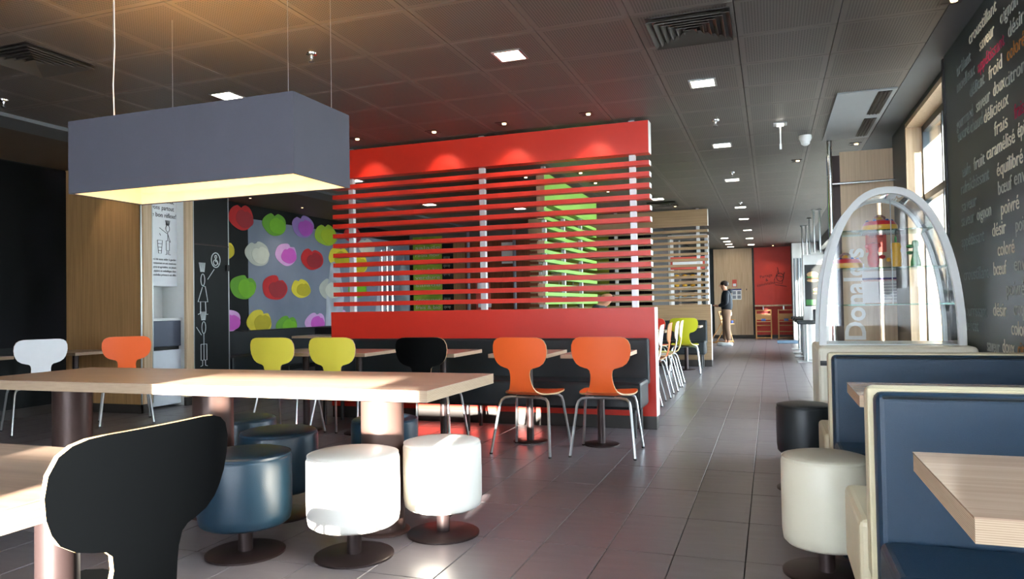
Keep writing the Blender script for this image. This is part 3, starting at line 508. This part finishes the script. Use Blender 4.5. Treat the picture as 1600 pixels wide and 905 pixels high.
chair('blackchair', 'black chair between the orange and yellow ones before the red screen', -2.6, 5.36, R(4)); chair('yellow', 'yellow chair next to the black one, behind the communal table', -3.41, 5.37, R(2)); chair('yellow', 'yellow chair leftmost of the row before the red screen', -4.0, 5.37, R(2))
chair('whitechair', 'white chair by the dark wall at the far left', -6.59, 5.0, R(65)); chair('orange', 'orange chair in front of the tall oak panel', -6.14, 5.62, R(50))
def cafe(name, label, x, y, wx, wy_, z=.725, th=.03, r=.03, grp='small plywood cafe tables', rnd=False, br=.14):
    t = thing(name, label, 'table', (x, y, 0), 0, grp)
    if rnd: box('tabletop', 'tablewood2', t, -wx/2, wx/2, -wy_/2, wy_/2, z-th, z, bev=.012, seg=3)
    else: slabtable(t, -wx/2, wx/2, -wy_/2, wy_/2, z, th)
    MB().lathe([(0, .012), (r, .012), (r, z-th-.012), (.09, z-th-.01), (.09, z-th), (0, z-th)], 20).obj('pedestal', 'bronze', t, True); MB().lathe([(0, 0), (br, 0), (br, .008), (br-.012, .013), (0, .014)], 32).obj('base', 'bronze', t, True); return t
for xr, l in ((-1.034, 'small table behind the rightmost orange chair'), (-1.622, 'small table behind the second orange chair'), (-2.393, 'small table behind the black chair at the red screen'), (-3.21, 'small table behind the yellow chair beside the black one'), (-3.765, 'small table behind the leftmost yellow chair')): cafe('cafe_table', l, xr-.24, 5.635, .48, .6)
cafe('cafe_table', 'small table with dark pedestal before the tall oak panel', -6.98, 5.75, .6, .5, z=.70); cafe('cafe_table', 'small table at the far left edge below the dark wall', -7.2, 4.75, .6, .55, z=.70)
nt = thing('near_table', 'plywood table in the left foreground beside the black chair', 'table', (-1.95, 1.13, 0)); slabtable(nt, -.65, .655, -.26, .26, .755, .047)
MB().lathe([(0, 0), (.2, 0), (.2, .008), (.05, .016), (.042, .02), (.042, .708), (0, .708)], 28, (.5, .02)).obj('pedestal', 'bronze', nt, True); MB().lathe([(0, 0), (.2, 0), (.2, .008), (.05, .016), (.042, .02), (.042, .708), (0, .708)], 28, (-.5, .02)).obj('pedestal', 'bronze', nt, True)
# slatted screens ---------------------------------------------------------
def screen(name, label, x0, x1, y, mm_, edge, posts, d=.11, grp=None):
    xc = (x0+x1)/2; t = thing(name, label, 'partition', (xc, y, 0), 0, grp); a, b = x0-xc, x1-xc
    box('upper_panel', mm_, t, a, b-.004, 0, d, 2.432, 2.719, bev=.002, seg=1); box('panel_end', edge, t, b-.004, b+.001, .001, d-.001, 2.434, 2.717)
    for k in range(13):
        z = 2.325-.0998*k; s = box('slat', mm_, t, a+.02, b-.004, 0, d-.02, z, z+.042); box('slat_end', edge, s, b-.004, b+.001, .001, d-.021, z+.001, z+.041)
    for p in posts:
        box('post', 'post', t, p-xc-.027, p-xc+.027, d-.06, d-.012, 0.9, CZ-.002)
    box('lower_panel', mm_, t, a, b+.02, -.02, d+.02, .115, 1.068, bev=.002, seg=1); box('panel_end', edge, t, b+.02, b+.024, -.019, d+.019, .115, 1.067); box('baseboard', 'base', t, a+.004, b+.018, -.012, d+.012, 0, .115); return t
screen('slatted_screen', 'tall red slatted screen with solid red base behind the chairs', -4.24, -.975, 6.42, 'red', 'white', (-4.04, -2.59, -1.137), d=.12)
screen('slatted_screen', 'oak slatted screen beyond the red one along the aisle', -4.24, -.985, 12.92, 'slatwood', 'white', (-4.04, -2.6, -1.16), d=.12)
def bench(name, label, x0, x1, yb, m_='blkleather', rz=0, dep=.5, zt=.80, step=1.2):
    L = x1-x0; t = thing(name, label, 'bench', ((x0+x1)/2, yb, 0), rz, 'black upholstered wall benches')
    box('backrest', m_, t, -L/2, L/2, -.1, 0, .40, zt, bev=.02); box('seat', m_, t, -L/2+.002, L/2-.002, -dep, -.101, .235, .46, bev=.025)
    n = max(2, int(L/step)+1)
    for i in range(n):
        for yy in (-dep+.07, -.13): bench_leg(t, -L/2+.07+(L-.14)*i/(n-1), yy, .237)
    return t
bench('banquette', 'long black upholstered bench along the red screen', -4.1, -1.0, 6.395)
bench('banquette', 'black bench against the oak screen beyond the aisle', -4.1, -1.03, 12.895)
bench('banquette', 'black bench under the dotted mural', 8.2, 13.4, XL+.02, rz=pi/2).location = (XL+.02, 10.8, 0)
b3 = thing('bench_divider', 'black upholstered divider standing before the mural bench', 'divider', (-5.6, 9.2, 0)); box('panel', 'blkleather', b3, -.75, .75, -.06, .06, .05, .84, bev=.02); box('base', 'dark', b3, -.7, .7, -.05, .05, 0, .05)
cafe('cafe_table', 'small table in front of the mural bench seen left of the red screen', -5.9, 8.7, .6, .6, z=.74)
tb = thing('pole_divider', 'three slim chrome poles standing between the mural benches', 'divider', (-5.55, 9.9, 0))
for x in (-.09, 0, .09): MB().cyl(x, 0, .014, 2.0+.12*(x == 0), .02, 12).obj('pole', 'chrome', tb, True)
box('base', 'steel', tb, -.16, .16, -.08, .08, 0, .015)
# green screen standing along the depth of the room
gs = thing('slatted_screen', 'green slatted screen standing lengthwise behind the red one', 'partition', (-2.55, 9.3, 0)); Lg = 1.2
box('upper_panel', 'green', gs, 0, .10, -Lg, Lg+.3, 2.30, 2.66); box('panel_end', 'oak', gs, -.0, .10, -Lg-.004, -Lg, 2.30, 2.66)
for k in range(13):
    z = 2.21-.0998*k; s = box('slat', 'green', gs, 0, .09, -Lg, Lg+.3, z, z+.042); box('slat_end', 'oak', s, 0, .09, -Lg-.004, -Lg, z, z+.042)
for y in (-Lg+.12, -Lg+.95, -Lg+1.85): box('post', 'post', gs, .03, .075, y-.025, y+.025, .9, CZ-.002)
box('lower_panel', 'green', gs, -.02, .12, -Lg, Lg+.3, .115, .98); box('baseboard', 'base', gs, -.01, .11, -Lg+.004, Lg+.296, 0, .115)
g2 = bench('banquette', 'black bench on the aisle side of the green screen', 0, 2.4, -2.42, rz=-pi/2); g2.location = (-2.42, 9.4, 0); g2.rotation_euler = (0, 0, pi/2)
for y, l in ((8.0, 'small table first in the row behind the red screen'), (8.75, 'small table second in the row behind the red screen'), (9.5, 'small table third in the row behind the red screen'), (10.25, 'small table last in the row behind the red screen')): cafe('cafe_table', l, -1.66, y, .6, .48)
for m_, y, l in (('whitechair', 8.05, 'white chair nearest in the side-on row beyond the red screen'), ('orange', 8.75, 'orange chair second in the side-on row beyond the red screen'), ('whitechair', 9.45, 'white chair third in the side-on row beyond the red screen'), ('paleyellow', 9.95, 'pale yellow chair last in the side-on row beyond the red screen')): chair(m_, l, -1.37, y, R(93))
chair('olivechair', 'olive yellow chair facing the bench of the oak screen', -1.29, 11.75, R(4)); chair('redchair', 'red chair half hidden behind the end of the red screen', -1.75, 11.6, R(0)); cafe('cafe_table', 'small table behind the olive yellow chair', -1.32, 12.25, .5, .55); cafe('cafe_table', 'small table behind the half hidden red chair', -1.95, 12.25, .5, .55)
# counter glimpsed behind the oak screen
cs = thing('pastry_counter', 'lit pastry display with red sign glimpsed behind the oak screen', 'counter', (-1.42, 13.9, 0)); box('body', 'steel', cs, -.35, .35, -.2, .3, 0, 1.0, bev=.01); box('frame', 'steel', cs, -.35, -.31, -.2, .3, 1.0, 2.3); box('frame', 'steel', cs, .31, .35, -.2, .3, 1.0, 2.3); box('sign', 'poster', cs, -.31, .31, -.2, -.15, 1.72, 1.95); box('sign_text', 'paper', cs, -.27, .27, -.204, -.2, 1.78, 1.86); box('canopy', 'steel', cs, -.35, .35, -.2, .3, 2.3, 2.36)
for k in range(3):
    sh = box('shelf', 'steel', cs, -.31, .31, -.18, .25, 1.2+.18*k, 1.215+.18*k)
    for j in range(4): MB().sphere((-.22+.145*j, -.05, 1.245+.18*k), .05, 10, (1, 1, .6)).obj('bun', 'toyyellow', sh, True)
# ------------------------------------------------------------------ booths
def booth(label, y, label_side):
    t = thing('booth_bench', label, 'bench', (.70, y, 0)); x0, x1 = -.45, .44
    box('front_backrest', 'navy', t, x0+.012, x1, 0, .07, .0, .845, bev=.022, seg=3); box('front_seat', 'navy', t, x0+.012, x1, -.30, -.001, .0, .45, bev=.022, seg=3); MB().tube([(x0+.03, -.002, .835), (x1, -.002, .835)], .005, 6).obj('piping', 'blkleather', t)
    box('core_panel', 'creampanel', t, x0, x1, .071, .10, 0, .85, bev=.004); box('rear_backrest', 'cream', t, x0, x1, .101, .17, .3, .852, bev=.022, seg=3); box('rear_seat', 'cream', t, x0-.02, x1, .171, .62, .2, .455, bev=.022, seg=3); box('plinth', 'dark', t, x0+.03, x1, .105, .58, 0, .2); return t
booth('near navy and cream back-to-back booth bench at the right edge', 2.2, 0)
booth('farther navy and cream back-to-back booth bench before the display cabinet', 3.68, 0)
for y0, y1, l in ((1.31, 1.83, 'near booth table at the right edge with pale laminate top'), (2.86, 3.315, 'farther booth table between the two navy benches')):
    t = thing('booth_table', l, 'table', (.72, (y0+y1)/2, 0)); h = (y1-y0)/2; slabtable(t, -.43, .42, -h, h, .76, .042, 'tablewood2'); MB().lathe([(0, 0), (.17, 0), (.17, .01), (.035, .018), (.035, .718), (0, .718)], 24).obj('pedestal', 'bronze', t, True)
# cream cabinet with the arched glass toy case
cb = thing('display_cabinet', 'cream rounded cabinet carrying the arched glass case', 'cabinet', (.70, 5.2, 0)); box('body', 'cabinetcream', cb, -.432, .43, -.35, .36, .06, .818, bev=.03, seg=3); box('plinth', 'dark', cb, -.40, .40, -.31, .33, 0, .06); s = box('slot', 'dark', cb, -.42, -.35, -.354, -.345, .70, .73)
EX, EY, EZ, EH, EW = .69, 4.97, .8185, .975, .405
def arch(w_, h_, n=36):
    return [(w_*(1 if t_ == 0 else 1)*math.copysign(abs(cos(t_))**.87, cos(t_)), h_*abs(sin(t_))**.93) for t_ in [pi*i/n for i in range(n+1)]]
ec = thing('glass_case', 'tall egg-shaped glass toy case with pale rims and glass shelves', 'display case', (EX, EY, EZ)); ED = .42
for y in (0, ED):
    pts = [(x, y, z) for x, z in arch(EW-.02, EH-.02)]; mb = MB(); o_ = arch(EW, EH); i_ = arch(EW-.042, EH-.042); mb.prism([(x, 0, z) for x, z in o_]+[(x, 0, z) for x, z in i_[::-1]], (0, .04, 0), (0, y, 0)); mb.obj('rim', 'white' if y == 0 else 'plastic', ec)
mb = MB(); A = arch(EW-.03, EH-.03)
va = [mb.bm.verts.new((x, .04, z)) for x, z in A]; vb = [mb.bm.verts.new((x, ED, z)) for x, z in A]
for i in range(len(A)-1): mb.bm.faces.new((va[i], va[i+1], vb[i+1], vb[i]))
mb.obj('curved_glass', 'eggglass', ec, True); MB().prism([(x, 0, z) for x, z in A], (0, .004, 0), (0, .018, 0)).obj('front_pane', 'eggglass', ec)
for z, w_ in ((.245, .36), (.475, .335), (.71, .255)): box('shelf', 'shelfglass', ec, -w_, w_, .05, ED-.01, z, z+.008)
box('floor_plate', 'plastic', ec, -.37, .37, .04, ED, 0, .006); MB().cyl(.02, .025, .25, .9, .003, 8).obj('joint', 'steel', ec)
def toydisc(label, x, z):
    t = thing('toy_disc', label, 'toy', (EX+x, EY+.2, EZ+z)); MB().lathe([(0, 0), (.1, 0), (.105, .012), (.102, .034), (0, .036)], 28).obj('rim_band', 'toyyellow', t, True); MB().lathe([(.1, .034), (.085, .058), (.05, .068), (0, .07)], 28).obj('top', 'toyred', t, True)
    for k in range(6): MB().sphere((.07*cos(k*1.05), .07*sin(k*1.05), .06), .012, 8).obj('button', 'toyblue', t, True)
    MB().sphere((0, 0, .07), .022, 12).obj('knob', 'toyyellow', t, True); MB().lathe([(.04, .066), (.036, .088), (.018, .102), (0, .105)], 20).obj('dome', 'eggglass', t, True)
toydisc('yellow and red round toy on the top glass shelf', -.02, .7195); toydisc('yellow and red round toy at the left of the middle glass shelf', -.225, .4835)
def figurine(label, x, m_, prof, extra):
    t = thing('toy_figurine', label, 'toy', (EX+x, EY+.2, EZ+.4835)); MB().lathe(prof, 20).obj('body', m_, t, True)
    for a, n, mm2 in extra: MB().sphere(*a).obj(n, mm2, t, True)
figurine('plain red toy figurine on the middle glass shelf', -.06, 'toyred', [(0, 0), (.028, 0), (.034, .03), (.036, .07), (.026, .1), (.03, .115), (.036, .135), (.03, .158), (0, .165)], [((( -.032, 0, .14), .018, 10), 'ear', 'toyred'), (((.032, 0, .145), .016, 10), 'ear', 'toyred'), (((.05, -.01, .07), .014, 10, (1.4, 1, 1)), 'arm', 'toyred')])
figurine('plain yellow toy figurine beside the red one', .07, 'toyyellow', [(0, 0), (.03, 0), (.034, .04), (.03, .09), (.026, .105), (.032, .13), (.026, .155), (0, .16)], [(((0, 0, .175), .012, 8, (.6, .6, 2.2)), 'tuft', 'toygreen'), (((-.045, -.01, .05), .014, 10), 'arm', 'toyyellow')])
figurine('plain green toy figurine behind the yellow one', .18, 'toygreen', [(0, 0), (.03, 0), (.03, .03), (.02, .07), (.014, .12), (.022, .14), (.016, .165), (0, .17)], [(((-.03, 0, .13), .018, 10, (1.4, 1, .7)), 'leaf', 'toygreen'), (((-.03, 0, .09), .016, 10, (1.4, 1, .7)), 'leaf', 'toygreen')])
# oak notice panel with vertical lettering, chrome pole and rail
op = thing('notice_panel', 'tall oak panel with vertical white lettering and notices behind the glass case', 'panel', (.99, 8.2, 0)); box('board', 'paleoak', op, -.28, .28, 0, .06, 0, 2.63); box('side_strip', 'bronze', op, -.36, -.28, .02, .08, 0, 2.60); box('banner', 'blue', op, -.4, -.36, .04, .08, .9, 2.6)
text("McDonald's", .27, frame((-.085, -.004, .35), (0, 0, 1), (-1, 0, 0)), 'white', 'lettering', op, bold=.006)
bd = box('notice_board', 'paper', op, -.10, .24, -.012, 0, 1.065, 1.39); box('board_band', 'blue', bd, -.10, .24, -.014, -.012, 1.30, 1.32); text('CONSIGNES DE SECURITE', .03, frame((-.09, -.0145, 1.285), (1, 0, 0), (0, 0, 1)), 'poster', 'lettering', bd, .3); box('board_line', 'blue', bd, .05, .054, -.014, -.012, 1.07, 1.28)
for k in range(6): box('board_text', 'greyposter', bd, .07, .22, -.0135, -.012, 1.1+.03*k, 1.106+.03*k)
rp = box('red_notice', 'poster', op, -.06, .13, -.01, 0, 1.58, 1.77); text('TOI AUSSI', .03, frame((.035, -.011, 1.73), (1, 0, 0), (0, 0, 1)), 'ink', 'lettering', rp, align='CENTER')
cp = thing('chrome_pole', 'bright chrome pole with a horizontal rail beside the oak panel', 'pole', (.606, 8.1, 0)); MB().cyl(0, 0, .01, CZ, .024, 16).obj('pole', 'chrome', cp, True); MB().lathe([(0, 0), (.07, 0), (.07, .008), (0, .01)], 20).obj('base', 'chrome', cp); MB().tube([(.02, 0, 2.29), (.62, -.02, 2.29)], .014, 10).obj('rail', 'chrome', cp, True)
# ------------------------------------------------------------------ entrance side: kiosk, hanging poles, bar stools
kk = thing('order_kiosk', 'white order kiosk with dark screen showing burgers', 'kiosk', (.93, 14.4, 0)); box('body', 'kioskwhite', kk, -.36, .36, 0, .22, .02, 1.95, bev=.015); box('foot', 'steel', kk, -.38, .38, -.1, .3, 0, .02); sc_ = box('screen', 'screen', kk, -.325, .30, -.006, 0, 1.0, 1.76)
for cx, cz, s_ in ((-.19, 1.53, 1.0), (-.13, 1.27, .6)):
    for zz, rx_, rz_, mm_ in ((.05, .1, .055, 'plyflat'), (.0, .105, .02, 'toygreen'), (-.025, .1, .018, 'doorbrown'), (-.06, .1, .03, 'plyflat')): MB().sphere((cx, -.008, cz+zz*s_), 1, 12, (rx_*s_, .004, rz_*s_)).obj('screen_picture', mm_, sc_)
box('screen_band', 'toygreen', sc_, -.31, .29, -.009, -.006, 1.02, 1.12); text('Menu', .09, frame((.0, -.0085, 1.6), (1, 0, 0), (0, 0, 1)), 'paper', 'lettering', sc_); box('card_reader', 'dark', kk, -.18, -.08, -.03, 0, .84, .92)
for k, (x, y) in enumerate(((.69, 17.1), (.77, 17.1), (.765, 15.6), (.775, 14.2), (.87, 14.2))):
    t = thing('hanging_pole', ('slim steel pole from the ceiling, farthest left of five', 'slim steel pole from the ceiling, second of five from the left', 'slim steel pole from the ceiling, third of five from the left', 'slim steel pole from the ceiling, fourth of five above the kiosk', 'slim steel pole from the ceiling, rightmost of five above the kiosk')[k], 'pole', (x, y, CZ), 0, 'steel poles by the kiosks'); MB().cyl(0, 0, -.77 if y < 15 else -2.73, 0, .016, 10).obj('tube', 'steel', t, True); MB().lathe([(0, -.02), (.04, -.02), (.04, 0), (0, 0)], 14).obj('ceiling_plate', 'steel', t)
for k, y in enumerate((14.1, 15.4, 16.5, 17.8)):
    t = thing('bar_stool', ('dark bar stool nearest on the entrance side', 'dark bar stool second on the entrance side', 'dark bar stool third on the entrance side', 'dark bar stool farthest on the entrance side')[k], 'stool', (.60, y, 0), 0, 'bar stools by the entrance'); box('base', 'steel', t, -.17, .17, -.17, .17, 0, .02, bev=.004); MB().cyl(0, 0, .02, .68, .025, 12).obj('pole', 'steel', t, True); box('seat', 'blkleather', t, -.16, .16, -.16, .16, .68, .75, bev=.02); box('backrest', 'blkleather', t, .12, .16, -.15, .15, .75, .95, bev=.012)
# high chairs under the counter -------------------------------------------
def highchair(label, x, y, rz):
    t = thing('high_chair', label, 'high chair', (x, y, 0), rz, 'wooden high chairs'); W_ = .21
    for sx in (-1, 1):
        MB().tube([(sx*W_, -.24, .01), (sx*W_, -.02, .86)], .018, 6).obj('upright', 'beech', t); box('foot_rail', 'beech', t, sx*W_-.018, sx*W_+.018, -.26, .26, 0, .035); MB().tube([(sx*W_, .22, .03), (sx*W_, -.1, .55)], .014, 6).obj('leg', 'beech', t); MB().tube([(sx*W_, -.07, .62), (sx*W_, -.3, .62)], .014, 6).obj('armrest', 'beech', t)
    for z, y0 in ((.84, -.025), (.40, -.145), (.22, -.19), (.04, -.235)): MB().tube([(-W_, y0, z), (W_, y0, z)], .015, 6).obj('rung', 'beech', t)
    box('backrest', 'beech', t, -W_+.01, W_-.01, -.09, -.07, .56, .74, bev=.006); box('seat', 'beech', t, -W_+.01, W_-.01, -.3, -.09, .50, .52, bev=.004); box('harness', 'toyblue', t, -.06, .06, -.32, -.30, .53, .60)
highchair('wooden high chair at the left under the red wall counter', -.20, YF-.42, 0); highchair('wooden high chair at the right under the red wall counter', .42, YF-.42, 0); highchair('wooden high chair beside the standing man', -1.28, 20.6, R(70))
fs = thing('slatted_screen', 'narrow far screen of thin pale slats left of the standing man', 'partition', (-1.72, 18.2, 0))
for k in range(18): box('slat', 'oak', fs, -.4, .16, 0, .05, .85+.07*k, .875+.07*k)
box('post', 'post', fs, -.38, -.34, .05, .09, 0, CZ); box('post', 'post', fs, .1, .14, .05, .09, 0, CZ); box('lower_panel', 'blkleather', fs, -.4, .16, -.02, .05, 0, .76)
# ------------------------------------------------------------------ people
def skin(name, joints, edges, m_, parent, sub=2, root=0):
    names = list(joints); me = bpy.data.meshes.new(name); me.from_pydata([joints[n][0] for n in names], [(names.index(a), names.index(b)) for a, b in edges], [])
    o = bpy.data.objects.new(name, me); C.objects.link(o); o.modifiers.new('s', 'SKIN'); o.modifiers.new('d', 'SUBSURF').levels = sub
    o.modifiers['d'].render_levels = sub
    for i, n in enumerate(names):
        r = joints[n][1]; r = (r, r) if not isinstance(r, tuple) else r; me.skin_vertices[0].data[i].radius = r; me.skin_vertices[0].data[i].use_root = (i == root)
    bpy.context.view_layer.update(); m2 = bpy.data.meshes.new_from_object(o.evaluated_get(bpy.context.evaluated_depsgraph_get())); bpy.data.objects.remove(o)
    m2.shade_smooth(); return link(name, m2, m_, parent)
def chainE(*n): return list(zip(n, n[1:]))
# standing man, built facing +Y, then turned to face left
mn = thing('person', 'person in a dark hooded jacket, khaki trousers and white sneakers standing in the aisle', 'person', (-1.05, 19.1, 0), R(88)); mn.scale = (.97, .97, .97)
bj = dict(pel=((0, 0, .93), .08), sp=((0, -.01, 1.12), .12), ch=((0, -.01, 1.30), (.15, .12)), nk=((0, .02, 1.45), .055), hd0=((0, .05, 1.51), .075), hd=((0, .06, 1.57), (.078, .095)), hd2=((0, .055, 1.63), (.07, .08)))
be = chainE('pel', 'sp', 'ch', 'nk', 'hd0', 'hd', 'hd2')
for s_, n in ((-1, 'l'), (1, 'r')):
    bj.update({n+'sh': ((s_*.18, -.01, 1.38), .06), n+'el': ((s_*.235, -.03, 1.12), .042), n+'wr': ((s_*.10, .20, 1.03), .028), n+'hp': ((s_*.06, .26, 1.04), (.034, .022)), n+'hip': ((s_*.08, 0, .88), .055), n+'kn': ((s_*.095, .045 if s_ > 0 else -.02, .48), .056), n+'an': ((s_*.10, .04*s_, .09), .038), n+'toe': ((s_*.11, .13+.05*s_, .04), .032)})
    be += chainE('ch', n+'sh', n+'el', n+'wr', n+'hp') + chainE('pel', n+'hip', n+'kn', n+'an', n+'toe')
    for f_, dx in enumerate((-.02, -.007, .007, .02)):
        bj[n+'f%d' % f_] = ((s_*.05+dx, .31-.006*abs(f_-1.5), 1.045), .0085); bj[n+'g%d' % f_] = ((s_*.04+dx, .335-.008*abs(f_-1.5), 1.065), .0075); be += chainE(n+'hp', n+'f%d' % f_, n+'g%d' % f_)
    bj[n+'t'] = ((s_*.025, .27, 1.075), .009); be.append((n+'hp', n+'t'))
skin('body', bj, be, 'skin', mn, 2)
MB().sphere((0, .155, 1.56), .014, 8, (1, 1.2, 1.5)).obj('nose', 'skin', mn, True)
for s_ in (-1, 1): MB().sphere((s_*.08, .05, 1.56), .025, 8, (.4, .8, 1.3)).obj('ear', 'skin', mn, True); MB().sphere((s_*.032, .138, 1.585), .01, 8).obj('eye', 'ink', mn, True)
box('mouth', 'poster', mn, -.02, .02, .14, .147, 1.515, 1.522)
MB().sphere((0, .03, 1.615), .105, 16, (.9, 1.05, .8)).obj('hair', 'hair', mn, True)
jj = dict(w=((0, -.005, .86), .165), sp=((0, -.015, 1.12), .17), ch=((0, -.015, 1.3), .165), nk=((0, .0, 1.43), .085)); je = chainE('w', 'sp', 'ch', 'nk')
for s_, n in ((-1, 'l'), (1, 'r')): jj.update({n+'sh': ((s_*.18, -.015, 1.375), .085), n+'el': ((s_*.24, -.035, 1.12), .066), n+'wr': ((s_*.115, .18, 1.035), .045)}); je += chainE('ch', n+'sh', n+'el', n+'wr')
skin('jacket', jj, je, 'jacket', mn, 2); MB().sphere((0, -.1, 1.42), .09, 14, (1.1, .8, .7)).obj('hood', 'jacket', mn, True); MB().lathe([(.165, .79), (.17, .86), (.15, .87)], 20, sy=.8).obj('shirt_hem', 'shoe', mn, True)
tj = dict(q=((0, -.005, 1.0), .145), p=((0, 0, .88), .15)); te = [('q', 'p')]
for s_, n in ((-1, 'l'), (1, 'r')): tj.update({n+'h': ((s_*.09, 0, .80), .12), n+'k': ((s_*.097, .045 if s_ > 0 else -.02, .47), .085), n+'a': ((s_*.10, .045 if s_ > 0 else -.055, .13), .066)}); te += chainE('p', n+'h', n+'k', n+'a')
skin('trousers', tj, te, 'khaki', mn, 2)
for s_ in (-1, 1): MB().box(s_*.105-.05, s_*.105+.05, -.09+.06*s_, .2+.06*s_, 0, .095, bev=.035, seg=3).obj('sneaker', 'shoe', mn, True, 80)
# seated person behind the red screen (faces right)
sp_ = thing('person', 'bald person in a dark top seated behind the red screen', 'person', (-1.97, 9.5, .03), R(-90))
sj = dict(pel=((0, -.2, .56), .12), sp=((0, -.2, .75), .13), ch=((0, -.18, .93), (.16, .12)), nk=((0, -.13, 1.06), .058), h0=((0, -.08, 1.11), .07), hd=((0, -.065, 1.16), (.075, .092)), h2=((0, -.07, 1.215), (.065, .078))); se = chainE('pel', 'sp', 'ch', 'nk', 'h0', 'hd', 'h2')
for s_, n in ((-1, 'l'), (1, 'r')): sj.update({n+'sh': ((s_*.18, -.18, 1.0), .06), n+'el': ((s_*.24, -.06, .78), .045), n+'wr': ((s_*.12, .14, .775), .03), n+'hp': ((s_*.07, .2, .765), (.034, .02)), n+'hip': ((s_*.1, -.15, .55), .08), n+'kn': ((s_*.11, .22, .53), .06), n+'an': ((s_*.11, .2, .1), .04), n+'to': ((s_*.11, .33, .04), .034)}); se += chainE('ch', n+'sh', n+'el', n+'wr', n+'hp')+chainE('pel', n+'hip', n+'kn', n+'an', n+'to')
skin('body', sj, se, 'skin', sp_, 2); MB().sphere((0, .03, 1.15), .013, 8, (1, 1.2, 1.5)).obj('nose', 'skin', sp_, True)
for s_ in (-1, 1): MB().sphere((s_*.076, -.08, 1.15), .024, 8, (.4, .8, 1.3)).obj('ear', 'skin', sp_, True); MB().sphere((s_*.03, .018, 1.175), .009, 8).obj('eye', 'ink', sp_, True)
sk = dict(w=((0, -.2, .58), (.15, .14)), ch=((0, -.185, .93), (.175, .135)), nk=((0, -.15, 1.05), .085)); ske = chainE('w', 'ch', 'nk')
for s_, n in ((-1, 'l'), (1, 'r')): sk.update({n+'sh': ((s_*.18, -.18, .995), .08), n+'el': ((s_*.24, -.07, .78), .062), n+'wr': ((s_*.13, .12, .775), .044)}); ske += chainE('ch', n+'sh', n+'el', n+'wr')
skin('sweater', sk, ske, 'jacket', sp_, 2)
pj = dict(p=((0, -.18, .56), (.15, .12))); pe = []
for s_, n in ((-1, 'l'), (1, 'r')): pj.update({n+'h': ((s_*.1, -.1, .555), .1), n+'k': ((s_*.11, .23, .535), .075), n+'a': ((s_*.11, .2, .13), .055)}); pe += chainE('p', n+'h', n+'k', n+'a')
skin('trousers', pj, pe, 'ink', sp_, 2)
